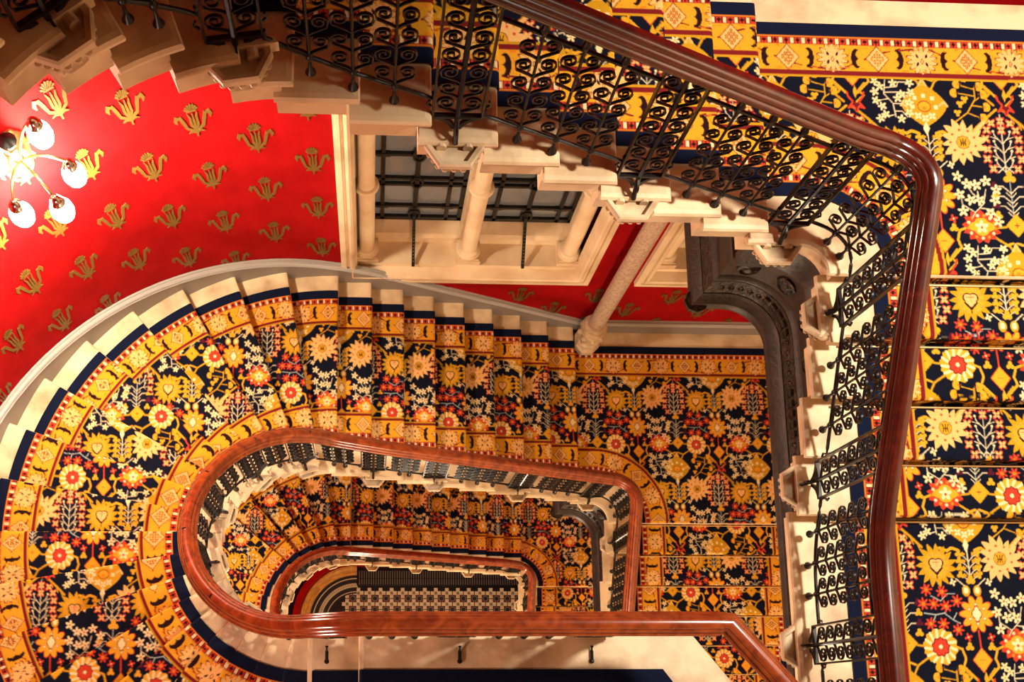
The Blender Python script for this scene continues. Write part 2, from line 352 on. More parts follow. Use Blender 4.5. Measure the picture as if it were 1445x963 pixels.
def border_tile():
    # rows: distance from the carpet edge, 0..74 px over .35 m ; columns: along the edge, 512 px = two repeats
    k = Canvas(512, 80, 0, BLUE)
    yy = k.y; P = 80 / 0.35
    def band(a, b, c): k.put(np.maximum(a * P - yy, yy - b * P), c)
    band(.085, .094, ORNG); band(.094, .136, DRED); band(.136, .143, ORNG); band(.143, .312, GOLD); band(.312, .338, DRED); band(.338, .36, MUST)
    for i in range(16):
        x = 16 + 32 * i; k.rect(x, .115 * P, 4.5, 4, CREAM); k.rect(x + 16, .115 * P, 8, 4.2, RED)
        k.rect(x + 16, .115 * P, 1.8, 4, DARK); k.rect(x + 16, .115 * P, 5.5, 1.6, DARK)
    c = .225 * P; hw = .08 * P
    for i in range(2):
        x0 = 64 + 256 * i; sg = 1 if i == 0 else -1
        k.line([(x0 - 60, c + sg * 14), (x0 - 30, c + sg * 16), (x0 + 30, c + sg * 16), (x0 + 64, c + sg * 6), (x0 + 150, c - sg * 10), (x0 + 196, c - sg * 16)], 2.5, DRED)
        k.blob(x0, c, 18, DRED, 14, 0.6, .2, 2.0, 1.0, .7); k.blob(x0, c, 16.3, PEACH, 14, 0.62, .2, 2.0, 1.0, .7)
        for dx in (-13, 13):
            for dy in (-6, 6): k.blob(x0 + dx, c + dy, 4, DARK, 0, 0, 0, 1.2, .6, 1, .6 if dx * dy > 0 else -.6)
        k.blob(x0, c + 2, 4, DRED); k.blob(x0, c + 2, 2.5, PEACH)
        for dx, fl in ((68, 1), (188, -1)):
            k.blob(x0 + dx, c, 13, DARK, 0, 0, 0, 1.15, 1.15); k.blob(x0 + dx + fl * 12, c - 6, 8.5, GOLD, 0, 0, 0, 1.5, .75); k.blob(x0 + dx + fl * 12, c + 6, 8.5, GOLD, 0, 0, 0, 1.5, .75); k.rect(x0 + dx + fl * 14, c, 6, 16, GOLD)
            k.line([(x0 + dx - fl * 18, c - 10), (x0 + dx - fl * 24, c), (x0 + dx - fl * 18, c + 10)], 1.5, ORNG)
        xl = x0 + 128
        k.diamond(xl, c, 34, 20, DRED); k.diamond(xl, c, 31, 18, PEACH)
        for a in range(-3, 4):
            for b2 in range(-3, 4):
                px, py = (a + b2) * 7.2, (a - b2) * 4.4
                if abs(px) / 28 + abs(py) / 16 < 1: k.blob(xl + px, c + py, 3.4, DRED); k.blob(xl + px, c + py, 2.2, GOLD)
    # thin dashes in the gold ground
    for i in range(60):
        x = rng.uniform(0, 512); y = c + rng.choice([-1, 1]) * rng.uniform(14, 18); k.line([(x, y), (x + rng.uniform(6, 14), y)], 1.0, ORNG)
    return k.a
FT = field_tile(); BT = border_tile()
def boxblur(a, n, shift):
    if n < 2: return a
    out = np.zeros_like(a)
    for i in range(n):
        out += np.roll(a, i - n // 2, axis=1)
    out /= n; o2 = np.zeros_like(a)
    H = a.shape[0]
    for i in range(n):
        k = i - n // 2; rl = np.roll(out, k, axis=0)
        if shift and k > 0: rl[:k] = np.roll(out[H - k:], shift, axis=1)
        if shift and k < 0: rl[k:] = np.roll(out[:-k], -shift, axis=1)
        o2 += rl
    return o2 / n
TILES = {n: boxblur(FT, n, 214) for n in (1, 2, 3)}
TW, TL = 0.90, 1.04
def field(X, Y, n=2):
    """X, Y in metres relative to a sunflower centre (Y up)"""
    u = X / TW * 428 + 665; v = -Y / TL * 470 + 325
    k = np.floor(v / 470); v = v - k * 470; u = (u - k * 214) % 428
    return TILES[n][np.clip(v.astype(int), 0, 469), np.clip(u.astype(int), 0, 427)]
def weave(e, along, X, Y, n=2):
    """e: distance to the nearest edge; along: distance along that edge"""
    c = field(X, Y, n)
    b = BT[np.clip((e / .35 * 80).astype(int), 0, 79), ((along / .54 * 256) % 512).astype(int)]
    return np.where((e < .352)[..., None], b, c)
class Carpet:
    def __init__(s): s.P = []; s.C = []; s.F = []; s.n = 0
    def grid(s, P, C, mask=None):
        m, n = P.shape[:2]; idx = np.arange(m * n).reshape(m, n) + s.n
        q = np.stack([idx[:-1, :-1], idx[1:, :-1], idx[1:, 1:], idx[:-1, 1:]], -1).reshape(-1, 4)
        if mask is not None: q = q[mask.reshape(-1)]
        s.P.append(P.reshape(-1, 3)); s.C.append(C.reshape(-1, 3)); s.F.append(q); s.n += m * n
    def build(s, name, parent=None):
        P = np.concatenate(s.P); C = np.concatenate(s.C); F = np.concatenate(s.F)
        use = np.zeros(len(P), bool); use[F.ravel()] = True
        mp = np.cumsum(use) - 1; P = P[use]; C = C[use]; F = mp[F]
        me = bpy.data.meshes.new(name); me.vertices.add(len(P)); me.loops.add(F.size); me.polygons.add(len(F))
        me.vertices.foreach_set('co', P.astype(np.float32).ravel())
        me.loops.foreach_set('vertex_index', F.astype(np.int32).ravel())
        me.polygons.foreach_set('loop_start', np.arange(0, F.size, 4, dtype=np.int32))
        me.polygons.foreach_set('use_smooth', np.ones(len(F), bool))
        a = me.color_attributes.new('weave', 'FLOAT_COLOR', 'POINT')
        a.data.foreach_set('color', np.concatenate([C, np.ones((len(C), 1))], 1).astype(np.float32).ravel())
        me.materials.append(M['carpet']); me.update(calc_edges=True); me.validate()
        return link(name, me, parent)

# ------------------------------------------------------------------ the three storeys: one plan, three heights
G, RI = 0.32, 0.16                         # going and rise
WALL_Y, WALL_R, CX = 4.18, 2.85, -0.3425   # back wall, apse wall, centre of the apse
CYW = 1.3295
XS, XR = 2.577, 5.0                        # stone edge and wall side of the right-hand flights
class St: pass
def storey(name, d0, cy, rin, rail, nst, xlast, yk, ystone, ycar, nright, gr, gf):
    s = St(); s.name = name; s.d0 = d0; s.cy = cy; s.rin = rin; s.rr = rail; s.nst = nst
    s.x0 = xlast - G * (nst - 1); s.yk = yk; s.ys = ystone; s.yc = ycar; s.nr = nright
    s.dR = d0 + RI * nst; s.zR = ZC - s.dR; s.g = gr; s.blur = gf
    s.stone_in = rail - 0.055
    return s
#            name    d0                cy     r carpet  rail r  straight  x last  corner y  stone   carpet  right flight
TOP = storey('top', 5.2334 - 9 * RI, 1.40, 1.45, 1.215, 9, 2.17, 2.41, 2.57, 2.85, 5, 0.005, 2)
MID = storey('mid', 9.2975, 1.3295, 1.109, 0.905, 9, 2.2175, 1.97, 2.17, 2.439, 13, 0.0075, 3)
LOW = storey('low', 15.7831, 1.34, 1.14, 0.915, 10, 2.575, 2.05, 2.21, 2.51, 12, 0.0125, 3)
RO = 2.635; YB = CYW + RO                  # outer carpet edge
CARX0, CARX1 = 2.895, 4.78                 # carpet on the right-hand flights
def zt(s, k): return ZC - (s.d0 + RI * k)  # tread height of step k
def plan(s, k_angle, r):                   # point on a winder
    a = math.radians(90 - 10 * k_angle); return s, a, r

# profile of a step edge: (outset, drop)
EDGE = [(0.0, 0.0), (0.022, -0.006), (0.03, -0.022), (0.026, -0.04), (0.0, -0.048), (-0.004, -0.075), (-0.03, -0.1), (-0.034, -0.215)]
def step_rect(x0, x1, y0, y1, z, out, name, parent, thick=None):
    """out: which sides carry the moulding: letters of l r f b"""
    mb = MB(); rings = []
    for o, dz in EDGE:
        a = x0 - (o if 'l' in out else 0); b = x1 + (o if 'r' in out else 0); c = y0 - (o if 'f' in out else 0); d = y1 + (o if 'b' in out else 0)
        rings.append([(a, c, z + dz), (a, d, z + dz), (b, d, z + dz), (b, c, z + dz)])
    mb.loft(rings); return mb.build(name, M['stone'], parent)
def step_wedge(s, a0, a1, z, name, parent):
    # a1 > a0 ; the nosing side is at a0 (clockwise descent)
    mb = MB(); rings = []; n = 4
    for o, dz in EDGE:
        ri = s.stone_in - o; ro = 2.79
        A = [a0 + (a1 + 0.05 - a0) * i / n for i in range(n + 1)]
        push = (o - 0.02)                               # nosing moulding, square to the step's front
        ring = [(CX + ri * math.cos(a) + (push * math.sin(a0) if q == 0 else 0), s.cy + ri * math.sin(a) - (push * math.cos(a0) if q == 0 else 0), z + dz) for q, a in enumerate(A)]
        for a in reversed(A):
            r = 2.79; c0 = np.array([CX, s.cy]); dvec = np.array([math.cos(a), math.sin(a)])
            # distance along the ray from this centre to the apse skirting circle
            off = c0 - np.array([CX, CYW]); bq = off @ dvec; cq = off @ off - r * r
            t = -bq + math.sqrt(bq * bq - cq)
            f0 = push if a == A[0] else 0.0
            ring.append((c0[0] + t * dvec[0] + f0 * math.sin(a0), c0[1] + t * dvec[1] - f0 * math.cos(a0), z + dz))
        rings.append(ring)
    mb.loft(rings); return mb.build(name, M['stone'], parent)

def stone_stair(s, label, wind, bridge=True):
    root = empty('stone_staircase', (0, 0, 0)); tag(root, label, 'staircase')
    for k in range(1, s.nst):
        x1 = s.x0 + G * k
        step_rect(x1 - G - 0.04, x1 - 0.02, s.ys + 0.02, 4.14, zt(s, k), 'rf', 'step', root)
    for k in range(0, -wind - 1, -1):
        a0 = math.radians(90 - 10 * k)
        step_wedge(s, a0 - math.radians(0), a0 + math.radians(10), zt(s, k), 'step', root)
    # k = 0 wedge shares its tread with the first straight step; quarter landing with a rounded inner corner
    z = s.zR; rc = s.ys + 0.02 - s.yk
    rings = []
    for o, dz in EDGE:
        ring = [(s.x0 + G * (s.nst - 1) - 0.05, 4.14, z + dz), (XR, 4.14, z + dz), (XR, s.yk - (o * 0.9 if True else 0), z + dz), (XS + 0.02 - o, s.yk - o * 0.9, z + dz)]
        ccx = XS + 0.02 - rc
        for i in range(9):
            a = (PI / 2) * i / 8; ring.append((ccx + (rc - o) * math.cos(a), s.yk + (rc - o) * math.sin(a), z + dz))
        ring.append((s.x0 + G * (s.nst - 1) - 0.05, s.ys + 0.02 - o, z + dz))
        rings.append(ring)
    MB().loft(rings).build('landing_slab', M['stone'], root)
    for j in range(1, s.nr):
        y1 = s.yk - G * (j - 1); step_rect(XS + 0.02, XR, y1 - G + 0.02, y1 + 0.04, z - RI * j, 'lf', 'step', root)
    y1 = s.yk - G * (s.nr - 1)
    step_rect(XS + 0.02, XR, max(y1 - 2.6, -3.15), y1 + 0.04, z - RI * s.nr, 'l', 'landing_slab', root)
    return root
stair_top = stone_stair(TOP, 'topmost pale limestone stair flight with moulded step ends above the window', 8)
stair_mid = stone_stair(MID, 'limestone winding stair curving round the red apse wall and past the window', 17)
stair_low = stone_stair(LOW, 'lowest limestone winding stair seen down inside the well', 17)
def bridge(s, root, x1, x2, y2):
    z = zt(s, -19); yb = s.cy - s.stone_in; rings = []
    xk = CX + 0.02
    step_rect(xk - 0.02, xk + G, -2.5, yb + 0.0, zt(s, -18) - 0.0, 'b', 'step', root) if False else None
    for o, dz in EDGE:
        rings.append([(CX + 0.30 - o, -2.5, z + dz), (CX + 0.30 - o, yb + o, z + dz), (x1 + o * .4, yb + o, z + dz), (x2 + o, y2, z + dz), (x2 + o, -2.5, z + dz)])
    MB().loft(rings).build('landing_slab', M['stone'], root)
    # the first straight tread below the bridge
    rings = []
    for o, dz in EDGE:
        rings.append([(CX - 0.02 - o, -1.45, z - RI + dz), (CX - 0.02 - o, yb + o, z - RI + dz), (CX + 0.34, yb + o, z - RI + dz), (CX + 0.34, -1.45, z - RI + dz)])
    MB().loft(rings).build('step', M['stone'], root)
bridge(MID, stair_mid, 1.93, 2.42, -0.12)
bridge(LOW, stair_low, 2.45, 2.45, 0.2)

# ------------------------------------------------------------------ carpets
TH = 0.012
def tprof(g, s, fine_riser=False):
    """tread profile along travel t (0 = nosing, negative = back): list of (t, dz, weave length)"""
    nb = int(round(g / s.g)); T = [(-g + g * i / nb, 0.0) for i in range(nb + 1)]
    T = [(t - 0.012, z) for t, z in T]
    for a in (20, 45, 70, 90):
        T.append((-0.012 + 0.024 * math.sin(math.radians(a)) + 0.008, -0.026 * (1 - math.cos(math.radians(a)))))
    n = 14 if fine_riser else 3
    for i in range(1, n + 1): T.append((0.008 - 0.004 * min(i, 2) , -0.026 - (RI - 0.034) * i / n))
    T = np.array(T); ds = np.hypot(np.diff(T[:, 0]), np.diff(T[:, 1])); L = np.concatenate([[0], np.cumsum(ds)])
    return T, L - L[nb]
def runner(s, label, wind, org, name='carpet_runner', brd=None):
    c = Carpet(); ox, oy = org
    T, L = tprof(G, s)
    # straight treads
    w = YB - s.yc
    for k in range(1, s.nst):
        xn = s.x0 + G * k; z = zt(s, k) + TH
        V = np.linspace(0, w, int(w / s.g) + 1)
        tt, vv = np.meshgrid(T[:, 0], V, indexing='ij'); dz = np.repeat(T[:, 1][:, None], len(V), 1); LL = np.repeat(L[:, None], len(V), 1)
        P = np.stack([xn + tt, YB - vv, z + dz], -1)
        X = xn + LL + RI * (k - s.nst); e = np.minimum(vv, w - vv)
        C = weave(e, X + 5, X - ox, YB - vv - oy, s.blur); c.grid(P, C)
    # winders
    for k in range(0, -wind - 1, -1):
        a0 = math.radians(90 - 10 * k); z = zt(s, k) + TH; am = a0 + math.radians(5)
        rin = s.rin; na = int(math.radians(10) * 2.2 / s.g); A = a0 + math.radians(10) - np.linspace(0, 1, na + 1) * math.radians(10)
        A = A + 0.004; zz = np.zeros(len(A)); ang = A.copy(); push = np.zeros(len(A))
        ex = [(0.008, -0.004), (0.016, -0.012), (0.018, -0.026), (0.012, -0.08), (0.012, -0.16)]
        ang = np.concatenate([A, [A[-1]] * len(ex)]); zz = np.concatenate([zz, [q[1] for q in ex]]); push = np.concatenate([push, [q[0] for q in ex]])
        nr = int((RO - rin) / s.g) ; q = np.linspace(0, 1, nr + 1)
        aa, qq = np.meshgrid(ang, q, indexing='ij')
        # outer edge follows the apse centre
        dirx, diry = np.cos(aa), np.sin(aa); offy = s.cy - CYW
        bq = offy * diry; ro = -bq + np.sqrt(bq * bq - (offy * offy - RO * RO))
        rr = rin + (ro - rin) * qq
        pp = np.repeat(push[:, None], nr + 1, 1)
        X = CX + rr * dirx + pp * np.sin(aa); Y = s.cy + rr * diry - pp * np.cos(aa)
        P = np.stack([X, Y, z + np.repeat(zz[:, None], nr + 1, 1)], -1)
        shift = RI * k; tx, ty = math.sin(am), -math.cos(am)
        e = np.minimum(rr - rin, ro - rr); inner = (rr - rin) < (ro - rr)
        along = np.where(inner, -aa * rin - k * RI, -aa * RO - k * RI) + 50
        C = weave(e, along, X - ox + tx * shift, Y - oy + ty * shift, s.blur)
        c.grid(P, C)
    # quarter landing: back edge, right edge, rounded inner corner
    zl = s.zR + TH; xa = s.x0 + G * (s.nst - 1) - 0.03
    cc = (CARX0 - (s.yc - s.yk), s.yk); R = s.yc - s.yk
    for (x0, x1, gg) in ((xa, 3.75, s.g), (3.75, CARX1, s.g * 1.3)):
        xs = np.linspace(x0, x1, int((x1 - x0) / gg) + 1); ys = np.linspace(s.yk - 0.0, YB, int((YB - s.yk) / gg) + 1)
        X, Y = np.meshgrid(xs, ys, indexing='ij')
        def edge(X, Y):
            dx, dy = X - cc[0], Y - cc[1]
            ein = np.where(X < cc[0], Y - s.yc, np.hypot(np.maximum(dx, 0), np.maximum(dy, 0)) - R)
            th = np.arctan2(np.maximum(dy, 0), np.maximum(dx, 1e-6))
            ain = np.where(X < cc[0], X - cc[0] + 0, (PI / 2 - th) * (R + .2)) + 8
            eb, er = YB - Y, CARX1 - X
            e = np.minimum(np.minimum(ein, eb), er)
            al = np.where(e == ein, ain, np.where(e == eb, X + 5, -Y + 9))
            return ein, e, al
        ein, e, al = edge(X, Y)
        bad = ein < 0; keep = ~(bad[:-1, :-1] & bad[1:, :-1] & bad[1:, 1:] & bad[:-1, 1:])
        near = bad & (ein > -2.5 * gg)
        # pull rim knots onto the cut edge
        dx, dy = X - cc[0], Y - cc[1]; h = np.hypot(dx, dy) + 1e-9
        X2 = np.where(near & (X >= cc[0]), cc[0] + dx / h * R, X); Y2 = np.where(near & (X >= cc[0]), cc[1] + dy / h * R, np.where(near, s.yc, Y))
        C = weave(np.maximum(e, 0), al, X2 - ox, Y2 - oy, s.blur)
        c.grid(np.stack([X2, Y2, np.full_like(X, zl)], -1), C, keep)
    # right flight (j = 0 is the landing's own nosing and riser)
    wR = CARX1 - CARX0
    T2, L2 = tprof(G, s, True)
    nb = int(round(G / s.g))
    for j in range(0, s.nr):
        yn = s.yk - G * j; z = s.zR - RI * j + TH
        TT, LL1 = (T2, L2) if j > 0 else (T2[nb:], L2[nb:])
        V = np.linspace(0, wR, int(wR / s.g) + 1)
        tt, vv = np.meshgrid(TT[:, 0], V, indexing='ij'); dz = np.repeat(TT[:, 1][:, None], len(V), 1); LL = np.repeat(LL1[:, None], len(V), 1)
        P = np.stack([CARX0 + vv, yn - tt, z + dz], -1); e = np.minimum(vv, wR - vv)
        trav = LL + G * j + RI * j
        c.grid(P, weave(e, trav + 3, CARX0 + vv - ox, s.yk - trav - oy, s.blur))
    y1 = s.yk - G * (s.nr - 1) - 0.012; zb = s.zR - RI * s.nr + TH
    gg = s.g; ys = np.linspace(y1 - (1.5 if s is TOP else 0.6), y1, int((1.5 if s is TOP else .6) / gg) + 1); xs = np.linspace(CARX0, CARX1, int(wR / gg) + 1)
    X, Y = np.meshgrid(xs, ys, indexing='ij'); e = np.minimum(X - CARX0, CARX1 - X)
    trav = (G * (s.nr - 1) + RI * s.nr) + (y1 - Y)
    c.grid(np.stack([X, Y, np.full_like(X, zb)], -1), weave(e, trav + 3, X - ox, s.yk - trav - oy, s.blur))
    if brd: brd(c)
    o = c.build(name); tag(o, label, 'carpet')
    for j in range(s.nr):                       # stair rods at the foot of each riser
        y = s.yk - G * j - 0.022; z = s.zR - RI * (j + 1) + TH + 0.01
        mb = MB(); mb.tube([(CARX0 - 0.16, y, z), (CARX1 + 0.06, y, z)], 0.0065, 6); mb.build('stair_rod', M['brass'], o, smooth=60)
    return o
def bridge_carpet(c):
    z = zt(MID, -19) + TH; x0 = CX + 0.30; z1 = z - RI
    # plain navy edge of the gallery carpet, cut back along the diagonal end
    ya = CYW - MID.rin
    xs = np.linspace(x0 - 0.01, 1.80, 120)
    for i0, i1 in ((0, 1),):
        ys = np.linspace(-1.3, ya, 150); X, Y = np.meshgrid(xs, ys, indexing='ij')
        lim = 1.80 + np.clip((ya - Y), 0, 0.5) * 0.75
        X = x0 - 0.01 + (X - x0 + 0.01) * (lim - x0) / (1.80 - x0)
        e = ya - Y; C = weave(np.maximum(e - .1, 0), X + 5, X, Y, 3)
        c.grid(np.stack([X, Y, np.full_like(X, z)], -1), C)
    X, Y = np.meshgrid(np.array([x0 - .01, x0 - .025, x0 - .03]), np.linspace(-1.3, ya, 60), indexing='ij')
    Z = z + np.repeat(np.array([0, -.012, -RI])[:, None], 60, 1)
    c.grid(np.stack([X, Y, Z], -1), weave(np.maximum(ya - Y, 0), Y + 9, X, Y, 3))
    xs = np.linspace(CX - 0.02, x0, 45); ys = np.linspace(-1.3, ya, 180); X, Y = np.meshgrid(xs, ys, indexing='ij')
    c.grid(np.stack([X, Y, np.full_like(X, z1)], -1), weave(ya - Y, X + 5, X, Y, 3))
runner(TOP, 'blue floral carpet with gold border on the topmost stair flight and corner landing', 3, (2.57, 2.13))
runner(MID, 'blue floral carpet with gold borders fanning round the stair by the red wall', 17, (3.61, 3.33), brd=bridge_carpet)
runner(LOW, 'blue floral carpet on the lowest stair, glimpsed down inside the well', 17, (3.0, 3.3))

# ------------------------------------------------------------------ wrought-iron balustrades
def spiral(cx, cz, r0, turns, a0, sgn, n=22, r1=0.006):
    out = []
    for i in range(n + 1):
        t = i / n; r = r0 * (1 - t) ** 0.85 + r1 * t; a = a0 + sgn * 2 * PI * turns * t
        out.append((cx + r * math.cos(a), 0, cz + r * math.sin(a)))
    return out
def scroll(mb, side, z0, r=0.03, reach=0.05, rise=0.07, wd=0.0036, fl=0.008):
    # a C-scroll leaving the stem at z0, curling inwards
    cx, cz = side * reach, z0 + rise
    a0 = -PI / 2 if False else (0.0 if side > 0 else PI)
    tail = [(0, 0, z0), (side * reach * 0.45, 0, z0 + rise * 0.22), (side * (reach + r) * 0.92, 0, z0 + rise * 0.62)]
    sp = spiral(cx, cz, r, 1.55, a0, 1 if side > 0 else -1, 20)
    mb.tube(tail + sp, wd, 4, fl)
def baluster_mesh():
    mb = MB(); h0, h1 = 0.13, 0.80
    mb.tube([(0, 0, h0), (0, 0, h1)], 0.0065, 6)
    for i in range(5):
        for sd in (-1, 1): scroll(mb, sd, h0 + 0.015 + 0.122 * i, 0.036, 0.050, 0.082)
    mb.lathe([(0.005, -0.024), (0.015, -0.016), (0.019, 0), (0.015, 0.016), (0.006, 0.026)], (0, 0, h0), 10)          # knob
    mb.lathe([(0.0, -0.107), (0.024, -0.106), (0.023, -0.1), (0.010, -0.075), (0.006, -0.02)], (0, 0, h0), 10)     # bell foot
    mb.lathe([(0.012, 0), (0.018, 0.02), (0.022, 0.035), (0.012, 0.06), (0.001, 0.085)], (0, 0, h1 - 0.01), 8)   # bud
    return mb.me('scroll_baluster', M['iron'], 45)
def panel_mesh():
    mb = MB(); hw = 0.112; top = 0.915
    for sd in (-1, 1):
        mb.box(sd * hw - 0.005, sd * hw + 0.005, -0.013, 0.013, 0.055, top)
        for i in range(7):
            scroll(mb, sd, 0.085 + 0.112 * i, 0.041, 0.058, 0.075)
        for i in range(7):
            cz = 0.12 + 0.112 * i
        # ogee foot
        pts = [(sd * hw, 0, 0.055), (sd * 0.085, 0, 0.05), (sd * 0.05, 0, 0.03), (sd * 0.025, 0, 0.0), (sd * 0.012, 0, -0.03)]
        mb.tube(pts, 0.011, 4, 0.012)
        mb.tube([(sd * (hw + 0.012), 0, 0.13), (sd * (hw + 0.03), 0, 0.15), (sd * (hw + 0.02), 0, 0.175)], 0.005, 4, 0.006)
    mb.box(-hw, hw, -0.012, 0.012, 0.052, 0.066)
    mb.box(-hw, hw, -0.012, 0.012, top - 0.015, top)
    mb.tube([(0, 0, top), (0, 0, 0.05), (0, 0.035, -0.03), (0, 0.06, -0.075)], 0.0105, 6)
    mb.tube([(0, 0.006, 0.04)] + [(x * 0 , 0.03 + 0.028 * math.cos(t) , 0.0 + 0.028 * math.sin(t)) for x, t in [(0, PI * .5 - i * .55) for i in range(12)]], 0.006, 4, 0.006)
    return mb.me('scroll_panel', M['iron'], 45)
ME_BAL = baluster_mesh(); ME_PAN = panel_mesh()
def corbel_mesh():
    mb = MB()
    def ring(r, z, back=0.10):
        return [(-r, -back, z), (-r, r * 0.12, z), (-r * 0.52, r * 0.86, z), (r * 0.52, r * 0.86, z), (r, r * 0.12, z), (r, -back, z)]
    # octagonal console: hollowed top, moulded rim, cove, tapering drum
    mb.loft([ring(0.07, -0.05, .085), ring(0.1, -0.05, .09), ring(0.112, -0.022, .095), ring(0.135, -0.018), ring(0.142, -0.03), ring(0.142, -0.055), ring(0.122, -0.066), ring(0.112, -0.10), ring(0.098, -0.11), ring(0.085, -0.16), ring(0.05, -0.21), ring(0.02, -0.22)])
    for (ax, ay), (bx, by) in zip([(-.125, .02), (-.066, .106), (.066, .106)], [(-.066, .106), (.066, .106), (.125, .02)]):
        for i in range(3):
            t = (i + .5) / 3; mb.lathe([(0.0, -0.014), (0.014, -0.005), (0.015, 0.006), (0.0, 0.014)], (ax + (bx - ax) * t, ay + (by - ay) * t, -0.084), 6)
    # rolled scrolls either side of the hollow
    for sd in (-1, 1):
        rg = []
        for y in (-.05, .03):
            rg.append([(sd * .062 + .024 * math.cos(2 * PI * q / 10), y, -.032 + .024 * math.sin(2 * PI * q / 10)) for q in range(10)])
        mb.loft(rg)
    mb.box(-0.17, 0.17, -0.10, -0.012, -0.06, -0.004)
    return mb.me('corbel', M['stone_carved'], 12)
ME_COR = corbel_mesh()
HR = [(-.040, -.052), (-.046, -.046), (-.046, -.036), (-.060, -.03), (-.0655, -.02), (-.0655, -.008), (-.060, .0), (-.050, .004), (-.0505, .011), (-.047, .021), (-.040, .028), (-.033, .030), (-.032, .036), (-.026, .0455), (-.015, .051)]
HR = HR + [(0, .0525)] + [(-n, z) for n, z in reversed(HR)]
def rail_path(s, pre):
    """list of (x, y, rail height); pre: points on the gallery before the winders"""
    P = list(pre); r = s.rr; ytop = s.cy + r
    for i in range(0, 73):
        a = 270 - 2.5 * i; k = (90 - a) / 10.0
        P.append((CX + r * math.cos(math.radians(a)), s.cy + r * math.sin(math.radians(a)), zt(s, k) + 0.92))
    xl = s.x0 + G * (s.nst - 1); yt = s.ys + 0.05; rc = 0.24; xc = 2.65 - rc
    for x in np.arange(CX + 0.06, xc, 0.06):
        k = (x - s.x0) / G; f = min(1, (x - CX) / 0.5)
        P.append((x, ytop + (yt - ytop) * f, max(zt(s, k) + 0.92, s.zR + 0.95)))
    for i in range(0, 13):
        a = PI / 2 * (1 - i / 12); P.append((xc + rc * math.cos(a), yt - rc + rc * math.sin(a), s.zR + 0.95))
    yend = s.yk - G * (s.nr - 1); zend = s.zR - RI * s.nr
    y = yt - rc - 0.05
    while y > (-1.0 if s is not TOP else -0.8):
        pitch = s.zR + 0.92 - (s.yk - y) * RI / G
        P.append((2.65, y, max(min(s.zR + 0.95, pitch), zend + 0.95))); y -= 0.06
    P = np.array(P)
    z = P[:, 2].copy()
    for it in range(10): z[1:-1] = (z[:-2] + 2 * z[1:-1] + z[2:]) / 4
    P[:, 2] = z
    return P
def along(P):
    d = np.hypot(np.diff(P[:, 0]), np.diff(P[:, 1])); return np.concatenate([[0], np.cumsum(d)])
def at(P, S, t):
    p = np.array([np.interp(t, S, P[:, i]) for i in range(3)]); q = np.array([np.interp(t + .02, S, P[:, i]) for i in range(3)]) - np.array([np.interp(t - .02, S, P[:, i]) for i in range(3)])
    return p, q / (np.linalg.norm(q) + 1e-9)
def balustrade(s, label, pre, spots, corbels, stair, rail_mat='mahogany_orange'):
    """spots: list of arc positions of panels; singles and rods fill the gaps"""
    P = rail_path(s, pre); S = along(P)
    root = empty('iron_balustrade'); tag(root, label, 'balustrade')
    sweep(P, HR).build('handrail', M[rail_mat], root, smooth=50)
    spots = sorted(spots(P, S))
    for t in spots:
        p, q = at(P, S, t); rz = math.atan2(q[1], q[0])
        link('scroll_panel', ME_PAN, root, (p[0], p[1], p[2] - 0.95), rz + PI)
        if corbels and corbels(p):
            zc = tread_z(s, p); nrm = (q[1], -q[0])   # to the right of travel = into the well
            link('corbel', ME_COR, stair, (p[0] + nrm[0] * 0.045, p[1] + nrm[1] * 0.045, zc), rz + PI).scale = ((1, 1, 1) if s is TOP else (.8, .72, 1))
    for a, b in zip(spots[:-1], spots[1:]):
        gap = b - a - 0.224
        n = max(1, int(round(gap / 0.22)) ) if gap > 0.5 else (2 if gap > 0.36 else 1)
        if gap > 0.6: n = max(3, n - 1) if gap < 0.9 else n
        ts = [a + 0.112 + gap * (i + 0.5 + (0.25 * (1 if i == 0 else -1 if i == n - 1 else 0) if n > 1 else 0)) / n for i in range(n)]
        for t in ts:
            p, q = at(P, S, t); link('scroll_baluster', ME_BAL, root, (p[0], p[1], p[2] - 0.95), math.atan2(q[1], q[0]))
        for h in (0.13, 0.79):
            m = max(4, int((b - a) / 0.05)); pts = []
            for i in range(m + 1):
                t = a + 0.118 + (b - a - 0.236) * i / m; p, q = at(P, S, t); pts.append((p[0], p[1], p[2] - 0.95 + h))
            if h < 0.5:
                pts = [(pts[0][0], pts[0][1], pts[0][2] + 0.045)] + pts + [(pts[-1][0], pts[-1][1], pts[-1][2] + 0.045)]
            MB().tube(pts, 0.0085, 6).build('guide_rod', M['iron'], root, smooth=60)
    return root, P, S
def tread_z(s, p):
    x, y = p[0], p[1]
    if y < s.yk and x > 2.4:
        j = math.floor((s.yk - y) / G) + 1; return s.zR - RI * min(j, s.nr)
    if x > s.x0 + G * (s.nst - 1): return s.zR
    if x > CX and y > s.cy: return zt(s, math.ceil((x - s.x0) / G - 1e-6))
    if x > CX: return zt(s, -19)
    a = math.degrees(math.atan2(y - s.cy, x - CX)) % 360
    return zt(s, math.ceil((90 - a) / 10 - 1e-6))
def near_s(P, S, x, y):
    return S[np.argmin(np.hypot(P[:, 0] - x, P[:, 1] - y))]
def spots_mid(P, S):
    L = [near_s(P, S, x, .42) for x in (1.36, .545, -.265)]
    L += [near_s(P, S, CX + .905 * math.cos(math.radians(a)), CYW + .905 * math.sin(math.radians(a))) for a in (234, 198, 166, 136, 108)]
    L += [near_s(P, S, x, 2.22) for x in (-.04 + 0.05, .62, 1.49, 2.36)]
    L += [near_s(P, S, 2.65, y) for y in (1.72, .76, -.2)]
    return L
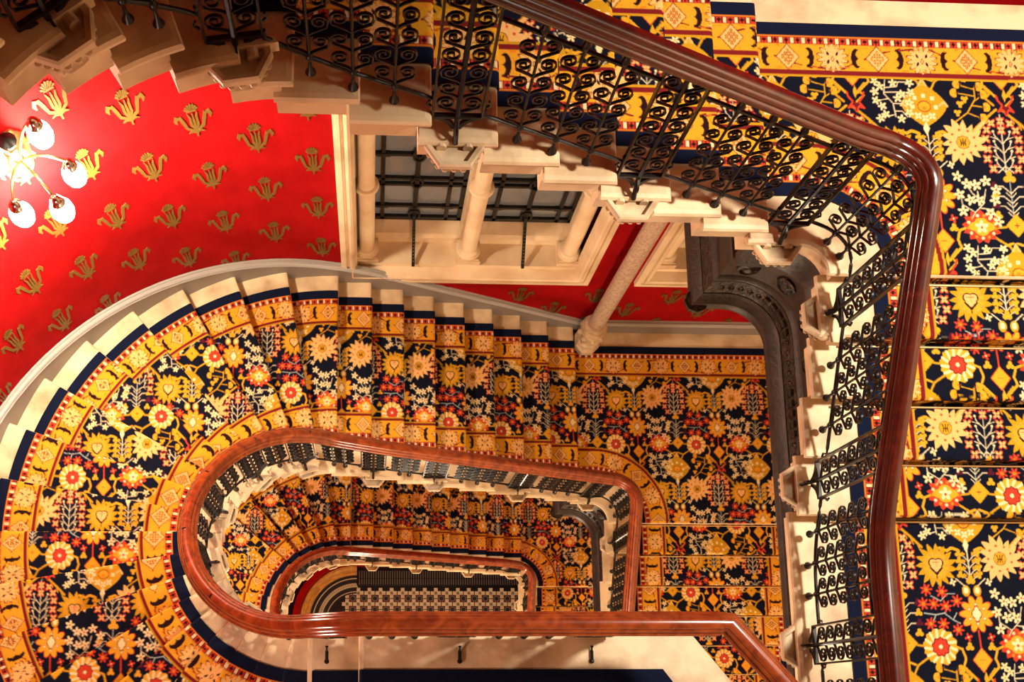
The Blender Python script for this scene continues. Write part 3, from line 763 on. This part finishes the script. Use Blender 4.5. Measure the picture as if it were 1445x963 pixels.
def spots_low(P, S):
    L = [near_s(P, S, x, .42) for x in (1.36, .545, -.265)]
    L += [near_s(P, S, CX + .915 * math.cos(math.radians(a)), LOW.cy + .915 * math.sin(math.radians(a))) for a in (234, 198, 166, 136, 108)]
    L += [near_s(P, S, x, 2.26) for x in (.0, .75, 1.62, 2.4)]
    L += [near_s(P, S, 2.65, y) for y in (1.75, .8, -.2)]
    return L
def spots_top(P, S):
    L = [near_s(P, S, CX + 1.215 * math.cos(math.radians(a)), TOP.cy + 1.215 * math.sin(math.radians(a))) for a in (190, 160, 130)]
    L += [near_s(P, S, x, 2.62) for x in (-.56, .38, 1.33, 2.29)]
    L += [near_s(P, S, 2.65, y) for y in (2.2, 1.29, .35, -.6)]
    return L
zb = zt(MID, -19) + 0.95
diag = [(2.46 - 0.56 * i / 8, -0.22 + 0.645 * i / 8, zb) for i in range(9)]
pre_mid = diag + [(x, .4245, zb) for x in np.arange(1.84, CX + 0.03, -0.06)]
zl = zt(LOW, -19) + 0.95
pre_low = [(x, .425, zl) for x in np.arange(2.4, CX + 0.03, -0.06)]
pre_top = [(x, .185, zt(TOP, -18) + .92) for x in np.arange(0.2, CX + 0.03, -0.06)]
bal_mid, PM, SM = balustrade(MID, 'black scrolled iron balustrade with mahogany handrail looping round the middle well', pre_mid, spots_mid, lambda p: p[1] > 0.6 or p[0] < -.3, stair_mid)
bal_low, PL, SL = balustrade(LOW, 'small iron balustrade with mahogany handrail deepest down in the well', pre_low, spots_low, lambda p: p[1] > 0.6, stair_low)
def top_path(): pass
def rail_top_trim(P): return P
_full = rail_path
def rail_path(s, pre):                      # the topmost flight: only the part over the well in view
    P = _full(s, pre)
    return P[30:] if s is TOP else P
bal_top, PT, ST_ = balustrade(TOP, 'black scrolled iron balustrade with dark mahogany handrail on the topmost flight', pre_top, spots_top, lambda p: True, stair_top, 'mahogany')
# back-stays of the gallery panels, lying on the stone
for x in (-.265, .545, 1.36):
    z = zt(MID, -19)
    mb = MB(); mb.tube([(x, .36, z + .03), (x, .33, z + .014), (x, .275, z + .012)], 0.009, 6); mb.lathe([(0, .0), (.016, .0), (.016, .01), (0, .014)], (x, .27, z + .004), 8)
    mb.build('back_stay', M['iron'], bal_mid, smooth=50)

# ------------------------------------------------------------------ cast-iron girders under the landings
GP = [(-.10, 0), (.012, 0), (.02, -.012), (.012, -.03), (0, -.035), (0, -.31), (.022, -.33), (.03, -.35), (.02, -.37), (.02, -.375)]
GO = [(-.05, -.37), (.024, -.37), (.045, -.53), (-.05, -.53)]
GB = [(-.10, -.52), (.05, -.52), (.066, -.54), (.056, -.56), (.075, -.58), (.098, -.60), (.098, -.625), (.108, -.64), (.108, -.67), (-.10, -.67)]
def girder(label, dbot, xa, yb, xr, yarc, R):
    root = empty('iron_girder'); tag(root, label, 'girder')
    zt_ = ZC - dbot + 0.67
    P = [(xa, 4.1), (xa, yb + 0.02), (xa + 0.001, yb)]
    A = [(xr - R + R * math.cos(a), yb - R + R * math.sin(a)) for a in [PI / 2 * (1 - i / 14) for i in range(15)]]
    # front run: from the corner to the right flight, with the well on the right-hand side of travel
    run = [(xa, yb, zt_)] + [(x, y, zt_) for x, y in A] + [(xr, yarc, zt_)]
    side = [(xa, 4.1, zt_), (xa, yb, zt_)]
    def prof(p, flip): return [(-n, z) for n, z in p]
    for nm, p, mt in (('girder_web', GP, 'girder'), ('ornament_band', GO, 'girder_ornament'), ('bottom_moulding', GB, 'girder')):
        # one mitred sweep along the whole run
        pts = side[:1] + run
        mb = MB(); rings = []
        V2 = [Vector((a[0], a[1])) for a in pts]
        for i, a in enumerate(pts):
            tin = (V2[i] - V2[i - 1]).normalized() if i > 0 else (V2[1] - V2[0]).normalized()
            tout = (V2[i + 1] - V2[i]).normalized() if i < len(V2) - 1 else tin
            nin, nout = Vector((tin.y, -tin.x)), Vector((tout.y, -tout.x))
            nb = (nin + nout); nb = nb / (nb.length_squared) * 2 if nb.length > 1e-6 else nin
            rings.append([(a[0] + nb.x * n, a[1] + nb.y * n, a[2] + z) for n, z in p])
        mb.loft(rings).build(nm, M[mt], root, smooth=40)
    # rosettes on the web
    S = along(np.array(run)); Pn = np.array(run)
    for t in np.arange(0.16, min(S[-1] - .1, 3.4), 0.30):
        p, q = at(Pn, S, t); n = np.array([q[1], -q[0]])
        mb = MB()
        rings = []
        for r, h in ((0.075, -0.004), (0.075, 0.02), (0.06, 0.032), (0.048, 0.012), (0.03, 0.036), (0.01, 0.044)):
            rings.append([(r * math.cos(2 * PI * j / 14) * (1 + (.12 if (j % 2 and r > .03) else 0)), -h, r * math.sin(2 * PI * j / 14)) for j in range(14)])
        mb.loft(rings).build('rosette', M['girder_ornament'], root, (p[0], p[1], zt_ - 0.17), math.atan2(q[1], q[0]), smooth=40)
    # relief blocks of the ornament band
    k = 0
    ring = MB().box(-0.022, 0.022, -0.016, 0.004, -0.02, 0.02).me('ornament_block', M['girder_ornament'])
    leaf = MB().lathe([(0.0, -.03), (0.022, -.012), (0.024, 0.004), (0.0, .03)], n=6).me('ornament_leaf', M['girder_ornament'], 30)
    for t in np.arange(0.06, min(S[-1] - .1, 3.6), 0.075):
        p, q = at(Pn, S, t); n = np.array([q[1], -q[0]]); rz = math.atan2(q[1], q[0])
        for dz in ((-.42, -.47) if (k // 5) % 2 else (-.445,)):
            link('ornament_block' if (k // 5) % 2 else 'ornament_leaf', ring if (k // 5) % 2 else leaf, root, (p[0] + n[0] * .034, p[1] + n[1] * .034, zt_ + dz), rz)
        k += 1
    # pendant boss under the corner
    MB().lathe([(0.0, -.16), (.03, -.15), (.05, -.11), (.06, -.06), (.09, -.03), (.09, 0)], n=8).build('pendant_boss', M['girder_ornament'], root, (xa - .06, yb - .06, zt_ - .63), smooth=40)
    return root
girder('dark brown cast-iron girder with rosettes curving under the topmost corner landing', 6.93, 2.43, 2.97, 2.97, -2.9, 0.42)
girder('grey-brown cast-iron girder curving under the middle corner landing inside the well', 12.30, 2.36, 2.42, 2.83, 0.9, 0.42)
# thin curved fascia directly below the topmost landing's stone edge
def fascia(s, label):
    rc = s.ys + .02 - s.yk; ccx = XS + .02 - rc; z = s.zR - .19
    P = [(ccx - .2, s.ys + .10, z)] + [(ccx + (rc + .07) * math.cos(a), s.yk + (rc + .07) * math.sin(a), z) for a in [PI / 2 * (1 - i / 8) for i in range(9)]] + [(XS + .09, s.yk - .03, z)]
    prof = [(-n, q) for n, q in [(-.05, 0), (.0, 0), (.02, -.06), (.0, -.08), (.0, -.2), (.03, -.24), (.03, -.28), (-.05, -.28)]]
    o = sweep(P, prof, False).build('landing_fascia', M['girder'], None, smooth=40); return tag(o, label, 'beam')
fascia(TOP, 'dark curved iron fascia just beneath the topmost landing stone edge')

# ------------------------------------------------------------------ room shell
def struct(o): return tag(o, kind='structure')
Z0, ZT = -0.3, ZC + 4.0
WIN = [(-0.30, 2.15), (2.62, 5.05)]           # window openings (outer frame) on the back wall
def storey_openings(): return [(ZC - 9.45, ZC - 5.9)]
def wall_back():
    mb = MB(); zo0, zo1 = ZC - 9.45, ZC - 5.9
    xs = [CX + 0.0, WIN[0][0], WIN[0][1], WIN[1][0], WIN[1][1], 5.3]
    mb.box(xs[0], xs[-1], WALL_Y, WALL_Y + .6, Z0, zo0); mb.box(xs[0], xs[-1], WALL_Y, WALL_Y + .6, zo1, ZT)
    for a, b in ((xs[0], xs[1]), (xs[2], xs[3]), (xs[4], xs[5])): mb.box(a, b, WALL_Y, WALL_Y + .6, zo0, zo1)
    return mb.build('wall_back', M['red'])
wb = struct(wall_back())
mb = MB(); n = 48
for i in range(n):
    a0, a1 = PI / 2 + PI * i / n, PI / 2 + PI * (i + 1) / n; V = []
    for z in (Z0, ZT):
        for a, r in ((a0, WALL_R), (a1, WALL_R), (a1, WALL_R + .3), (a0, WALL_R + .3)): V.append((CX + r * math.cos(a), CYW + r * math.sin(a), z))
    mb.add(V, [(0, 3, 2, 1), (4, 5, 6, 7), (0, 1, 5, 4), (2, 3, 7, 6)] + ([(1, 2, 6, 5)] if i == n - 1 else []) + ([(0, 4, 7, 3)] if i == 0 else []))
wl = struct(mb.build('wall_left', M['red'], smooth=20))
wr = struct(MB().box(5.05, 5.3, -3.2, WALL_Y, Z0, ZT).build('wall_right', M['wallstone']))
wf = struct(MB().box(-3.4, 5.3, -3.4, -3.2, Z0, ZT).build('wall_front', M['wallstone']))
struct(MB().box(-3.4, CX, -3.2, CYW - WALL_R - .28, Z0, ZT).build('wall_corner', M['wallstone']))
struct(MB().box(-3.6, 5.4, -3.5, 5.2, ZT, ZT + .2).build('ceiling', M['ceiling']))
# wallpaper sprigs, gold foil standing a hair proud of the paper
def motif_mesh():
    mb = MB()
    def plate(pts):
        m_ = len(pts); pts = [(x * .78, z * 1.3) for x, z in pts]; yy = -0.003 - 0.0001 * (len(mb.F) // 6); V = [(x, 0.0, z) for x, z in pts] + [(x, yy, z) for x, z in pts]
        mb.add(V, [tuple(range(m_, 2 * m_))] + [(i, (i + 1) % m_, m_ + (i + 1) % m_, m_ + i) for i in range(m_)])
    def leaf(path, w0, w1):
        L, R_ = [], []
        for i, (x, z) in enumerate(path):
            a = path[max(i - 1, 0)]; b2 = path[min(i + 1, len(path) - 1)]; tx, tz = b2[0] - a[0], b2[1] - a[1]; l = math.hypot(tx, tz)
            t = i / (len(path) - 1); wd = (w0 + (w1 - w0) * t) * (0.35 + 0.65 * math.sin(PI * min(1, .15 + t * .85)))
            L.append((x - tz / l * wd, z + tx / l * wd)); R_.append((x + tz / l * wd, z - tx / l * wd))
        for i in range(len(path) - 1): plate([L[i], L[i + 1], R_[i + 1], R_[i]])
    # crown flower
    for i in range(7):
        a = math.radians(20 + 140 * i / 6); plate([(0.012 * math.cos(a + .6), .075), (0.06 * math.cos(a - .16), .075 + .06 * math.sin(a - .16)), (.068 * math.cos(a), .075 + .068 * math.sin(a)), (0.06 * math.cos(a + .16), .075 + .06 * math.sin(a + .16))])
    plate([(-.05, .07), (.05, .07), (.035, .085), (-.035, .085)])
    for sd in (-1, 1):
        leaf([(0, -.11), (sd * .03, -.05), (sd * .03, .02), (sd * .045, .06)], .012, .012)
        leaf([(0, -.11), (sd * .075, -.07), (sd * .095, -.01), (sd * .115, .04), (sd * .15, .035), (sd * .155, .0)], .014, .02)
        leaf([(0, -.12), (sd * .04, -.105), (sd * .075, -.12)], .014, .01)
        leaf([(sd * .12, .04), (sd * .15, .05), (sd * .165, .02), (sd * .15, -.01)], .012, .016)
    leaf([(0, -.16), (0, -.1), (0, -.02), (0, .06)], .012, .014)
    return mb.me('gold_sprig', M['gold_print'])
ME_SPR = motif_mesh()
def arc_spr(i, d, par):
    arc = 0.13 + 0.40 * i; a = PI / 2 + arc / WALL_R; r = WALL_R - 0.004
    link('gold_sprig', ME_SPR, par, (CX + r * math.cos(a), CYW + r * math.sin(a), ZC - d), a - PI / 2)
for i in range(0, 20):
    for j in range(-4, 12):
        d = 7.252 + 0.757 * j - (0.378 if i % 2 else 0) * -1
        if 4.3 < d < 13.5: arc_spr(i, d, wl)
for i in range(-1, 13):
    x = 1.127 + 0.40 * (i - 1) * 1.0 + 0.0
    for j in range(-2, 3):
        d = 10.16 + .757 * j + (-.36 if i % 2 == 0 else 0)
        if (9.6 < d < 13.2) and x > CX + .1 and x < 5: link('gold_sprig', ME_SPR, wb, (x, WALL_Y - .004, ZC - d), 0)
# skirting boards: apse helix, straight slope, landing
SK = [(-.06, -.30), (.0, -.30), (.0, 0.0), (.006, .004), (.012, .02), (.004, .03), (.012, .05), (.0, .06), (-.06, .06)]
SKB = [(-.06, -.34), (.0, -.34), (.0, .0), (-.06, .0)]; SKT = [(-.055, .0), (.004, .0), (.008, .008), (.002, .014), (-.004, .016), (-.004, .03), (.004, .034), (-.004, .046), (-.02, .05), (-.024, .042), (-.032, .042), (-.036, .052), (-.055, .052)]
def skirting(s, name, wind):
    P = []
    for i in range(0, 61):
        a = 90 + 10 * wind * (1 - i / 60); k = (90 - a) / 10
        P.append((CX + 2.79 * math.cos(math.radians(a)), CYW + 2.79 * math.sin(math.radians(a)), zt(s, k) + 0.135))
    P.append((CX + .02, 4.12, zt(s, 0) + .135)); P.append((s.x0 + G * 1, 4.125, zt(s, 1) + .175))
    xe = s.x0 + G * (s.nst - 1)
    P.append((xe + .1, 4.13, s.zR + .21)); P.append((4.98, 4.13, s.zR + .21))
    o = sweep(P, [(n if True else n, z) for n, z in [(-n, z) for n, z in SKB]], False).build(name, M['skirting'], None, smooth=40); struct(o)
    sweep(P, [(-n, z) for n, z in SKT], False).build('skirting_cap', M['skirting_light'], o, smooth=40)
    return o
skirting(MID, 'baseboard_left', 18); skirting(LOW, 'baseboard_lower', 18)

# ------------------------------------------------------------------ windows
def make_window(name, x0, x1):
    root = empty(name, (0, 0, 0)); struct(root)
    zb_, zt_ = ZC - 9.45, ZC - 5.9; yw = WALL_Y
    # architrave: left, right, sill, head (mitred frame with a stepped, rounded profile)
    prof = [(0.0, 0.0), (0.0, -0.05), (0.05, -0.055), (0.055, -0.03), (0.075, -0.03), (0.085, -0.055), (0.105, -0.06), (0.125, -0.05), (0.135, -0.02), (0.15, 0.02), (0.15, 0.10)]
    rings = []
    for n, y in prof:
        rings.append([(x0 + n, yw + y, zb_ + n), (x1 - n, yw + y, zb_ + n), (x1 - n, yw + y, zt_ - n), (x0 + n, yw + y, zt_ - n)])
    MB().loft(rings, True, False).build('architrave', M['wallstone'], root, smooth=35)
    ix0, ix1, iz0 = x0 + .15, x1 - .15, zb_ + .15
    # ledge and raised sill
    MB().box(ix0, ix1, yw + .05, yw + .30, iz0 - .06, iz0 + .06).build('sill_ledge', M['wallstone'], root)
    mb = MB(); ya, yb_ = yw + .28, yw + .46
    mb.loft([[(ix0, ya, iz0 - .05), (ix0, ya, iz0 + .16), (ix0, ya + .03, iz0 + .19), (ix0, yb_ + .1, iz0 + .30), (ix0, yb_ + .1, iz0 - .05)], [(ix1, ya, iz0 - .05), (ix1, ya, iz0 + .16), (ix1, ya + .03, iz0 + .19), (ix1, yb_ + .1, iz0 + .30), (ix1, yb_ + .1, iz0 - .05)]])
    mb.build('sill', M['wallstone'], root)
    for xa, xb in ((ix0 - .02, ix0 + .10), (ix1 - .10, ix1 + .02)): MB().box(xa, xb, yw + .22, yw + .6, iz0, zt_).build('reveal', M['wallstone'], root)
    xm = (ix0 + ix1) / 2 
    MB().box(xm - .085, xm + .085, yw + .26, yw + .5, iz0, zt_).build('mullion', M['wallstone'], root)
    # colonnettes with moulded bases and a shaft ring
    mbc = MB()
    mbc.box(-.115, .115, -.115, .115, 0, .07); mbc.box(-.1, .1, -.1, .1, .07, .085)
    mbc.lathe([(.108, .085), (.118, .10), (.118, .115), (.098, .128), (.094, .14), (.102, .15), (.098, .162), (.08, .17), (.076, .2), (.076, 1.25), (.082, 1.26), (.102, 1.275), (.112, 1.30), (.102, 1.325), (.08, 1.335), (.074, 1.36), (.074, 3.1)], n=20)
    cm = mbc.me('colonnette', M['wallstone'], 24)
    for x in (ix0 + .09, xm, ix1 - .09): link('colonnette', cm, root, (x, yw + .17, iz0 + .058))
    # two black casements
    yg = yw + .44
    for a, b in ((ix0 + .08, xm - .075), (xm + .075, ix1 - .08)):
        cas = empty('casement', (0, 0, 0), root)
        zz0, zz1 = iz0 + .27, zt_ - .05; cw = b - a; c = (a + b) / 2
        def bar(x0_, x1_, z0_, z1_, nm='bar', y0=-.03, y1=.02): MB().box(x0_, x1_, yg + y0, yg + y1, z0_, z1_).build(nm, M['iron_black'], cas)
        bar(a, a + .05, zz0, zz1, 'stile'); bar(b - .05, b, zz0, zz1, 'stile'); bar(a, b, zz0, zz0 + .06, 'bottom_rail'); bar(a, b, zz1 - .06, zz1, 'top_rail')
        bar(c - .02, c + .02, zz0, zz1)
        for f in (.17, .83): bar(a + cw * f - .017, a + cw * f + .017, zz0, zz1)
        for h in (.26, .66, .76, 1.16, 1.56, 1.9, 2.3): bar(a, b, zz0 + h - .018, zz0 + h + .018)
        for h in (.11, .71, 1.16, 1.6):          # ring ornaments on the middle bar
            pts = [(c + .05 * math.cos(t), yg - .03, zz0 + h + .085 * math.sin(t)) for t in [2 * PI * i / 16 for i in range(17)]]
            MB().tube(pts, .012, 4).build('ring_ornament', M['iron_black'], cas, smooth=50)
        for h in (.26, 1.16, 1.9):
            for f in (.17, .83):
                MB().box(a + cw * f - .055, a + cw * f + .055, yg - .036, yg + .02, zz0 + h - .024, zz0 + h + .024).build('clasp', M['iron_black'], cas)
        xs = [a + .05, a + cw * .17, c, a + cw * .83, b - .05]; hs = [0.06, .26, .66, .76, 1.16, 1.56, 1.9, 2.3, zz1 - zz0 - .06]
        for i in range(4):
            for j in range(8): MB().box(xs[i], xs[i + 1], yg, yg + .006, zz0 + hs[j], zz0 + hs[j + 1]).build('pane', M['glass'], cas)
        # perforated casement stay reaching forward over the sill
        st = MB(); st.tube([(c, yg - .03, zz0 + .08), (c, yg - .10, zz0 + .02), (c, yw + .02, iz0 + .075)], .017, 4)
        so = st.build('casement_stay', M['iron_black'], root)
        for i in range(11):
            t = (i + 1) / 12.5; y = yg - .10 + (yw + .02 - yg + .10) * t; z = zz0 + .02 + (iz0 + .075 - zz0 - .02) * t
            MB().box(c - .006, c + .006, y - .007, y + .007, z + .006, z + .018).build('stay_hole', M['bar'], so)
    return root
make_window('window_1', *WIN[0]); make_window('window_2', *WIN[1])

# ------------------------------------------------------------------ wall column on the middle landing
col = empty('stone_column', (2.385, 4.0, MID.zR)); tag(col, 'mottled marble wall column with carved leafy base standing on the middle landing', 'column')
mb = MB(); mb.lathe([(.155, 0), (.158, .03), (.158, .10), (.145, .12), (.135, .13), (.135, .2), (.12, .22)], n=8, phase=PI / 8); mb.build('plinth', M['stone_carved'], col)
mb = MB(); rings = []
for r, z in ((.118, .21), (.125, .26), (.13, .34), (.115, .42), (.105, .46)):
    rings.append([(r * (1 + .10 * math.cos(8 * 2 * PI * j / 48)) * math.cos(2 * PI * j / 48), r * (1 + .10 * math.cos(8 * 2 * PI * j / 48)) * math.sin(2 * PI * j / 48), z) for j in range(48)])
mb.loft(rings)
for j in range(8):
    a = 2 * PI * j / 8; mb.lathe([(0, -.05), (.03, -.02), (.035, .02), (0, .05)], (.125 * math.cos(a), .125 * math.sin(a), .36), 6)
mb.build('carved_bell', M['stone_carved'], col, smooth=40)
MB().lathe([(.105, .455), (.135, .47), (.145, .50), (.135, .53), (.115, .54), (.125, .56), (.12, .585), (.095, .60)], n=24).build('ring_moulding', M['stone_carved'], col, smooth=40)
MB().lathe([(.088, .59), (.086, .7), (.084, 4.7)], n=24).build('shaft', M['stone_shaft'], col, smooth=40)

# ------------------------------------------------------------------ wall sconces
def bulb_material():
    m = bpy.data.materials.new('lit_opal_glass'); m.use_nodes = True; nt = m.node_tree; b = nt.nodes['Principled BSDF']
    b.inputs['Base Color'].default_value = (1, .95, .85, 1); b.inputs['Emission Color'].default_value = (1.0, 0.86, 0.62, 1); b.inputs['Emission Strength'].default_value = 14
    return m
M['bulb'] = bulb_material()
M['gilt'] = noisy(mat('gilt_bronze', L4(222, 190, 120), 0.35, 0.6), L4(150, 120, 80), 25, 4)
def sconce(ang, d, label, power):
    a = math.radians(ang); base = (CX + (WALL_R - .0) * math.cos(a), CYW + (WALL_R - .0) * math.sin(a), ZC - d)
    root = empty('wall_sconce', base); root.rotation_euler = (0, 0, a - PI / 2); tag(root, label, 'lamp')   # local -y points into the room
    mb = MB(); mb.loft([[(x * k, y, z * kz - .02) for x, z in ((-.07, -.16), (.07, -.16), (.10, 0), (.10, .12), (.05, .2), (-.05, .2), (-.10, .12), (-.10, 0))] for y, k, kz in ((0.0, 1.15, 1.1), (-.02, 1.15, 1.1), (-.05, .95, .95), (-.09, .6, .7))])
    mb.build('backplate', M['gilt'], root, smooth=35)
    for sd in (-1, 1):
        MB().tube([(sd * .1, -.02, .02), (sd * .15, -.03, .07), (sd * .2, -.03, .04), (sd * .2, -.03, -.02), (sd * .16, -.03, -.03)], .016, 6).build('acanthus_scroll', M['gilt'], root, smooth=60)
    MB().lathe([(0, .16), (.05, .17), (.06, .2), (.03, .23), (0, .235)], (0, -.06, 0), 10).build('crown', M['iron_black'], root, smooth=50)
    for x, y, z in ((-.21, -.30, -.10), (0.0, -.43, -.12), (.21, -.30, -.10), (.16, -.24, .34), (-.16, -.22, .36)):  # upper pair of globes added in place of blurred glare spots
        up = z > 0
        arm = MB(); pts = []
        for i in range(13):
            t = i / 12; pts.append((x * t, -.07 + (y + .07) * t, -.02 + (z + .14 + .02) * t + .07 * math.sin(PI * t)))
        arm.tube(pts, .008, 6); ao = arm.build('arm', M['brass'], root, smooth=60)
        MB().lathe([(.012, .15), (.03, .13), (.045, .10), (.048, .08), (.03, .075)], (x, y, z), 14).build('fitter', M['chrome'], ao, smooth=50)
        MB().lathe([(.03, .08), (.055, .06), (.072, .015), (.075, -.03), (.062, -.08), (.035, -.115), (0.001, -.13)], (x, y, z), 20).build('globe', M['bulb'], ao, smooth=60)
    lp = bpy.data.lights.new('sconce_glow', 'POINT'); lp.energy = power; lp.color = (1.0, 0.88, 0.64); lp.shadow_soft_size = .16
    lo = bpy.data.objects.new('sconce_glow', lp); COL.objects.link(lo); lo.parent = root; lo.location = (0, -.32, -.34)
    return root
sconce(132.5, 5.95, 'lit gilt wall sconce with opal glass globes on the red apse wall', 230)
sconce(150, 12.6, 'added unseen wall sconce lighting the lower apse beneath the winding stair', 120)  # hidden copy of the sconce, added to light the lower storey

# ------------------------------------------------------------------ ground floor down the well
fl = MB().box(-3.4, 5.3, -3.4, 5.0, -0.2, 0.0).build('floor', M['blackstone']); struct(fl)
p = 0.235
cross = MB()
for sx, sy in ((1, .36), (.36, 1)): cross.box(-p * .46 * sx, p * .46 * sx, -p * .46 * sy, p * .46 * sy, 0, .006)
ME_X = cross.me('cross_tile', M['cream_tile'])
ME_S = MB().lathe([(p * .43, 0), (p * .43, .005)], n=8, phase=PI / 8).me('octagon_tile', M['red_tile'])
ME_S2 = MB().lathe([(p * .26, .0), (p * .26, .008)], n=8, phase=PI / 8).me('star_tile', M['grey_tile'])
ME_S3 = MB().lathe([(p * .2, .0), (p * .2, .010)], n=8, phase=PI / 8).me('star_tile', M['dark_tile'])
ME_D = MB().box(-p * .12, p * .12, -p * .12, p * .12, 0, .011).me('centre_tile', M['grey_tile'])
for i in range(-3, 15):
    for j in range(-1, 3):
        x = -.03 + i * p; y = 2.13 + (j - 1) * p
        if x > 3.1 or x < -.72: continue
        last = (j == 2)
        link('cross_tile', ME_X, fl, (x, y, 0)); link('centre_tile', ME_D, fl, (x, y, 0))
        if last: continue
        link('octagon_tile', ME_S, fl, (x + p / 2, y + p / 2, 0)); link('star_tile', ME_S2, fl, (x + p / 2, y + p / 2, 0)); link('star_tile', ME_S3, fl, (x + p / 2, y + p / 2, 0))
# grating of close-set bars along the two sides
gr = empty('floor_grating'); tag(gr, 'black floor grating of close-set pale bars edging the tiled ground floor', 'grating')
MB().box(-.3, 3.55, 2.52, 2.86, 0, .03).build('tray', M['iron_black'], gr); MB().box(3.27, 3.55, 0.6, 2.52, 0, .03).build('tray', M['iron_black'], gr)
mb = MB(); x = -.25
while x < 3.25:
    for y0, y1 in ((2.54, 2.66), (2.68, 2.83)): mb.box(x, x + .016, y0, y1, .03, .075)
    x += .05
y = .65
while y < 2.5:
    mb.box(3.3, 3.5, y, y + .02, .03, .075); y += .055
gb = mb.build('bars', M['bar'], gr); tag(gb, kind='stuff')
# mosaic border round the apse end and gilded curved step
mz = empty('mosaic_border'); tag(mz, 'curved black and cream mosaic border at the apse end of the ground floor', 'mosaic')
base = MB(); rings = []
for i in range(25):
    a = PI / 2 + PI / 2 * i / 24; rings.append([(-.3 + r * math.cos(a), 1.75 + r * math.sin(a) * 1.0, z) for r, z in ((.60, .0), (.60, .012), (.97, .012), (.97, .0))])
base.loft(rings).build('ground_strip', M['dark_tile'], mz)
chip = MB().box(-.028, .028, -.010, .010, 0, .006).me('mosaic_chip', M['cream_tile'])
for i in range(34):
    a = PI / 2 + PI / 2 * i / 33
    for r, tw in ((.64, 1.57), (.755, .75), (.80, -.75), (.92, 1.57)): link('mosaic_chip', chip, mz, (-.3 + r * math.cos(a), 1.75 + r * math.sin(a), .012), a + tw)
for i in range(12):
    x = -.3 + i * .3
rings = []
for i in range(25):
    a = PI / 2 + PI / 2 * i / 24; rings.append([(-.3 + r * math.cos(a), 1.75 + r * math.sin(a), z) for r, z in ((.99, 0), (.99, .12), (1.02, .15), (1.06, .15), (1.07, .26), (1.12, .30), (1.16, .30), (1.16, 0))])
o = MB().loft(rings).build('curved_kerb', M['oak'], smooth=35); tag(o, 'gilded curved wooden kerb around the apse end of the ground floor', 'kerb')

rings = []
for i in range(25):
    a = PI - PI / 2 * i / 24; rings.append([(-.3 + r * math.cos(a), 1.75 + r * math.sin(a), z) for r, z in ((1.17, 0), (1.17, .62), (1.30, .62), (1.30, 0))])
rings.append([(0.9, 1.75 + r, z) for r, z in ((1.17, 0), (1.17, .62), (1.30, .62), (1.30, 0))])
struct(MB().loft(rings).build('wall_hall', M['red'], smooth=35))
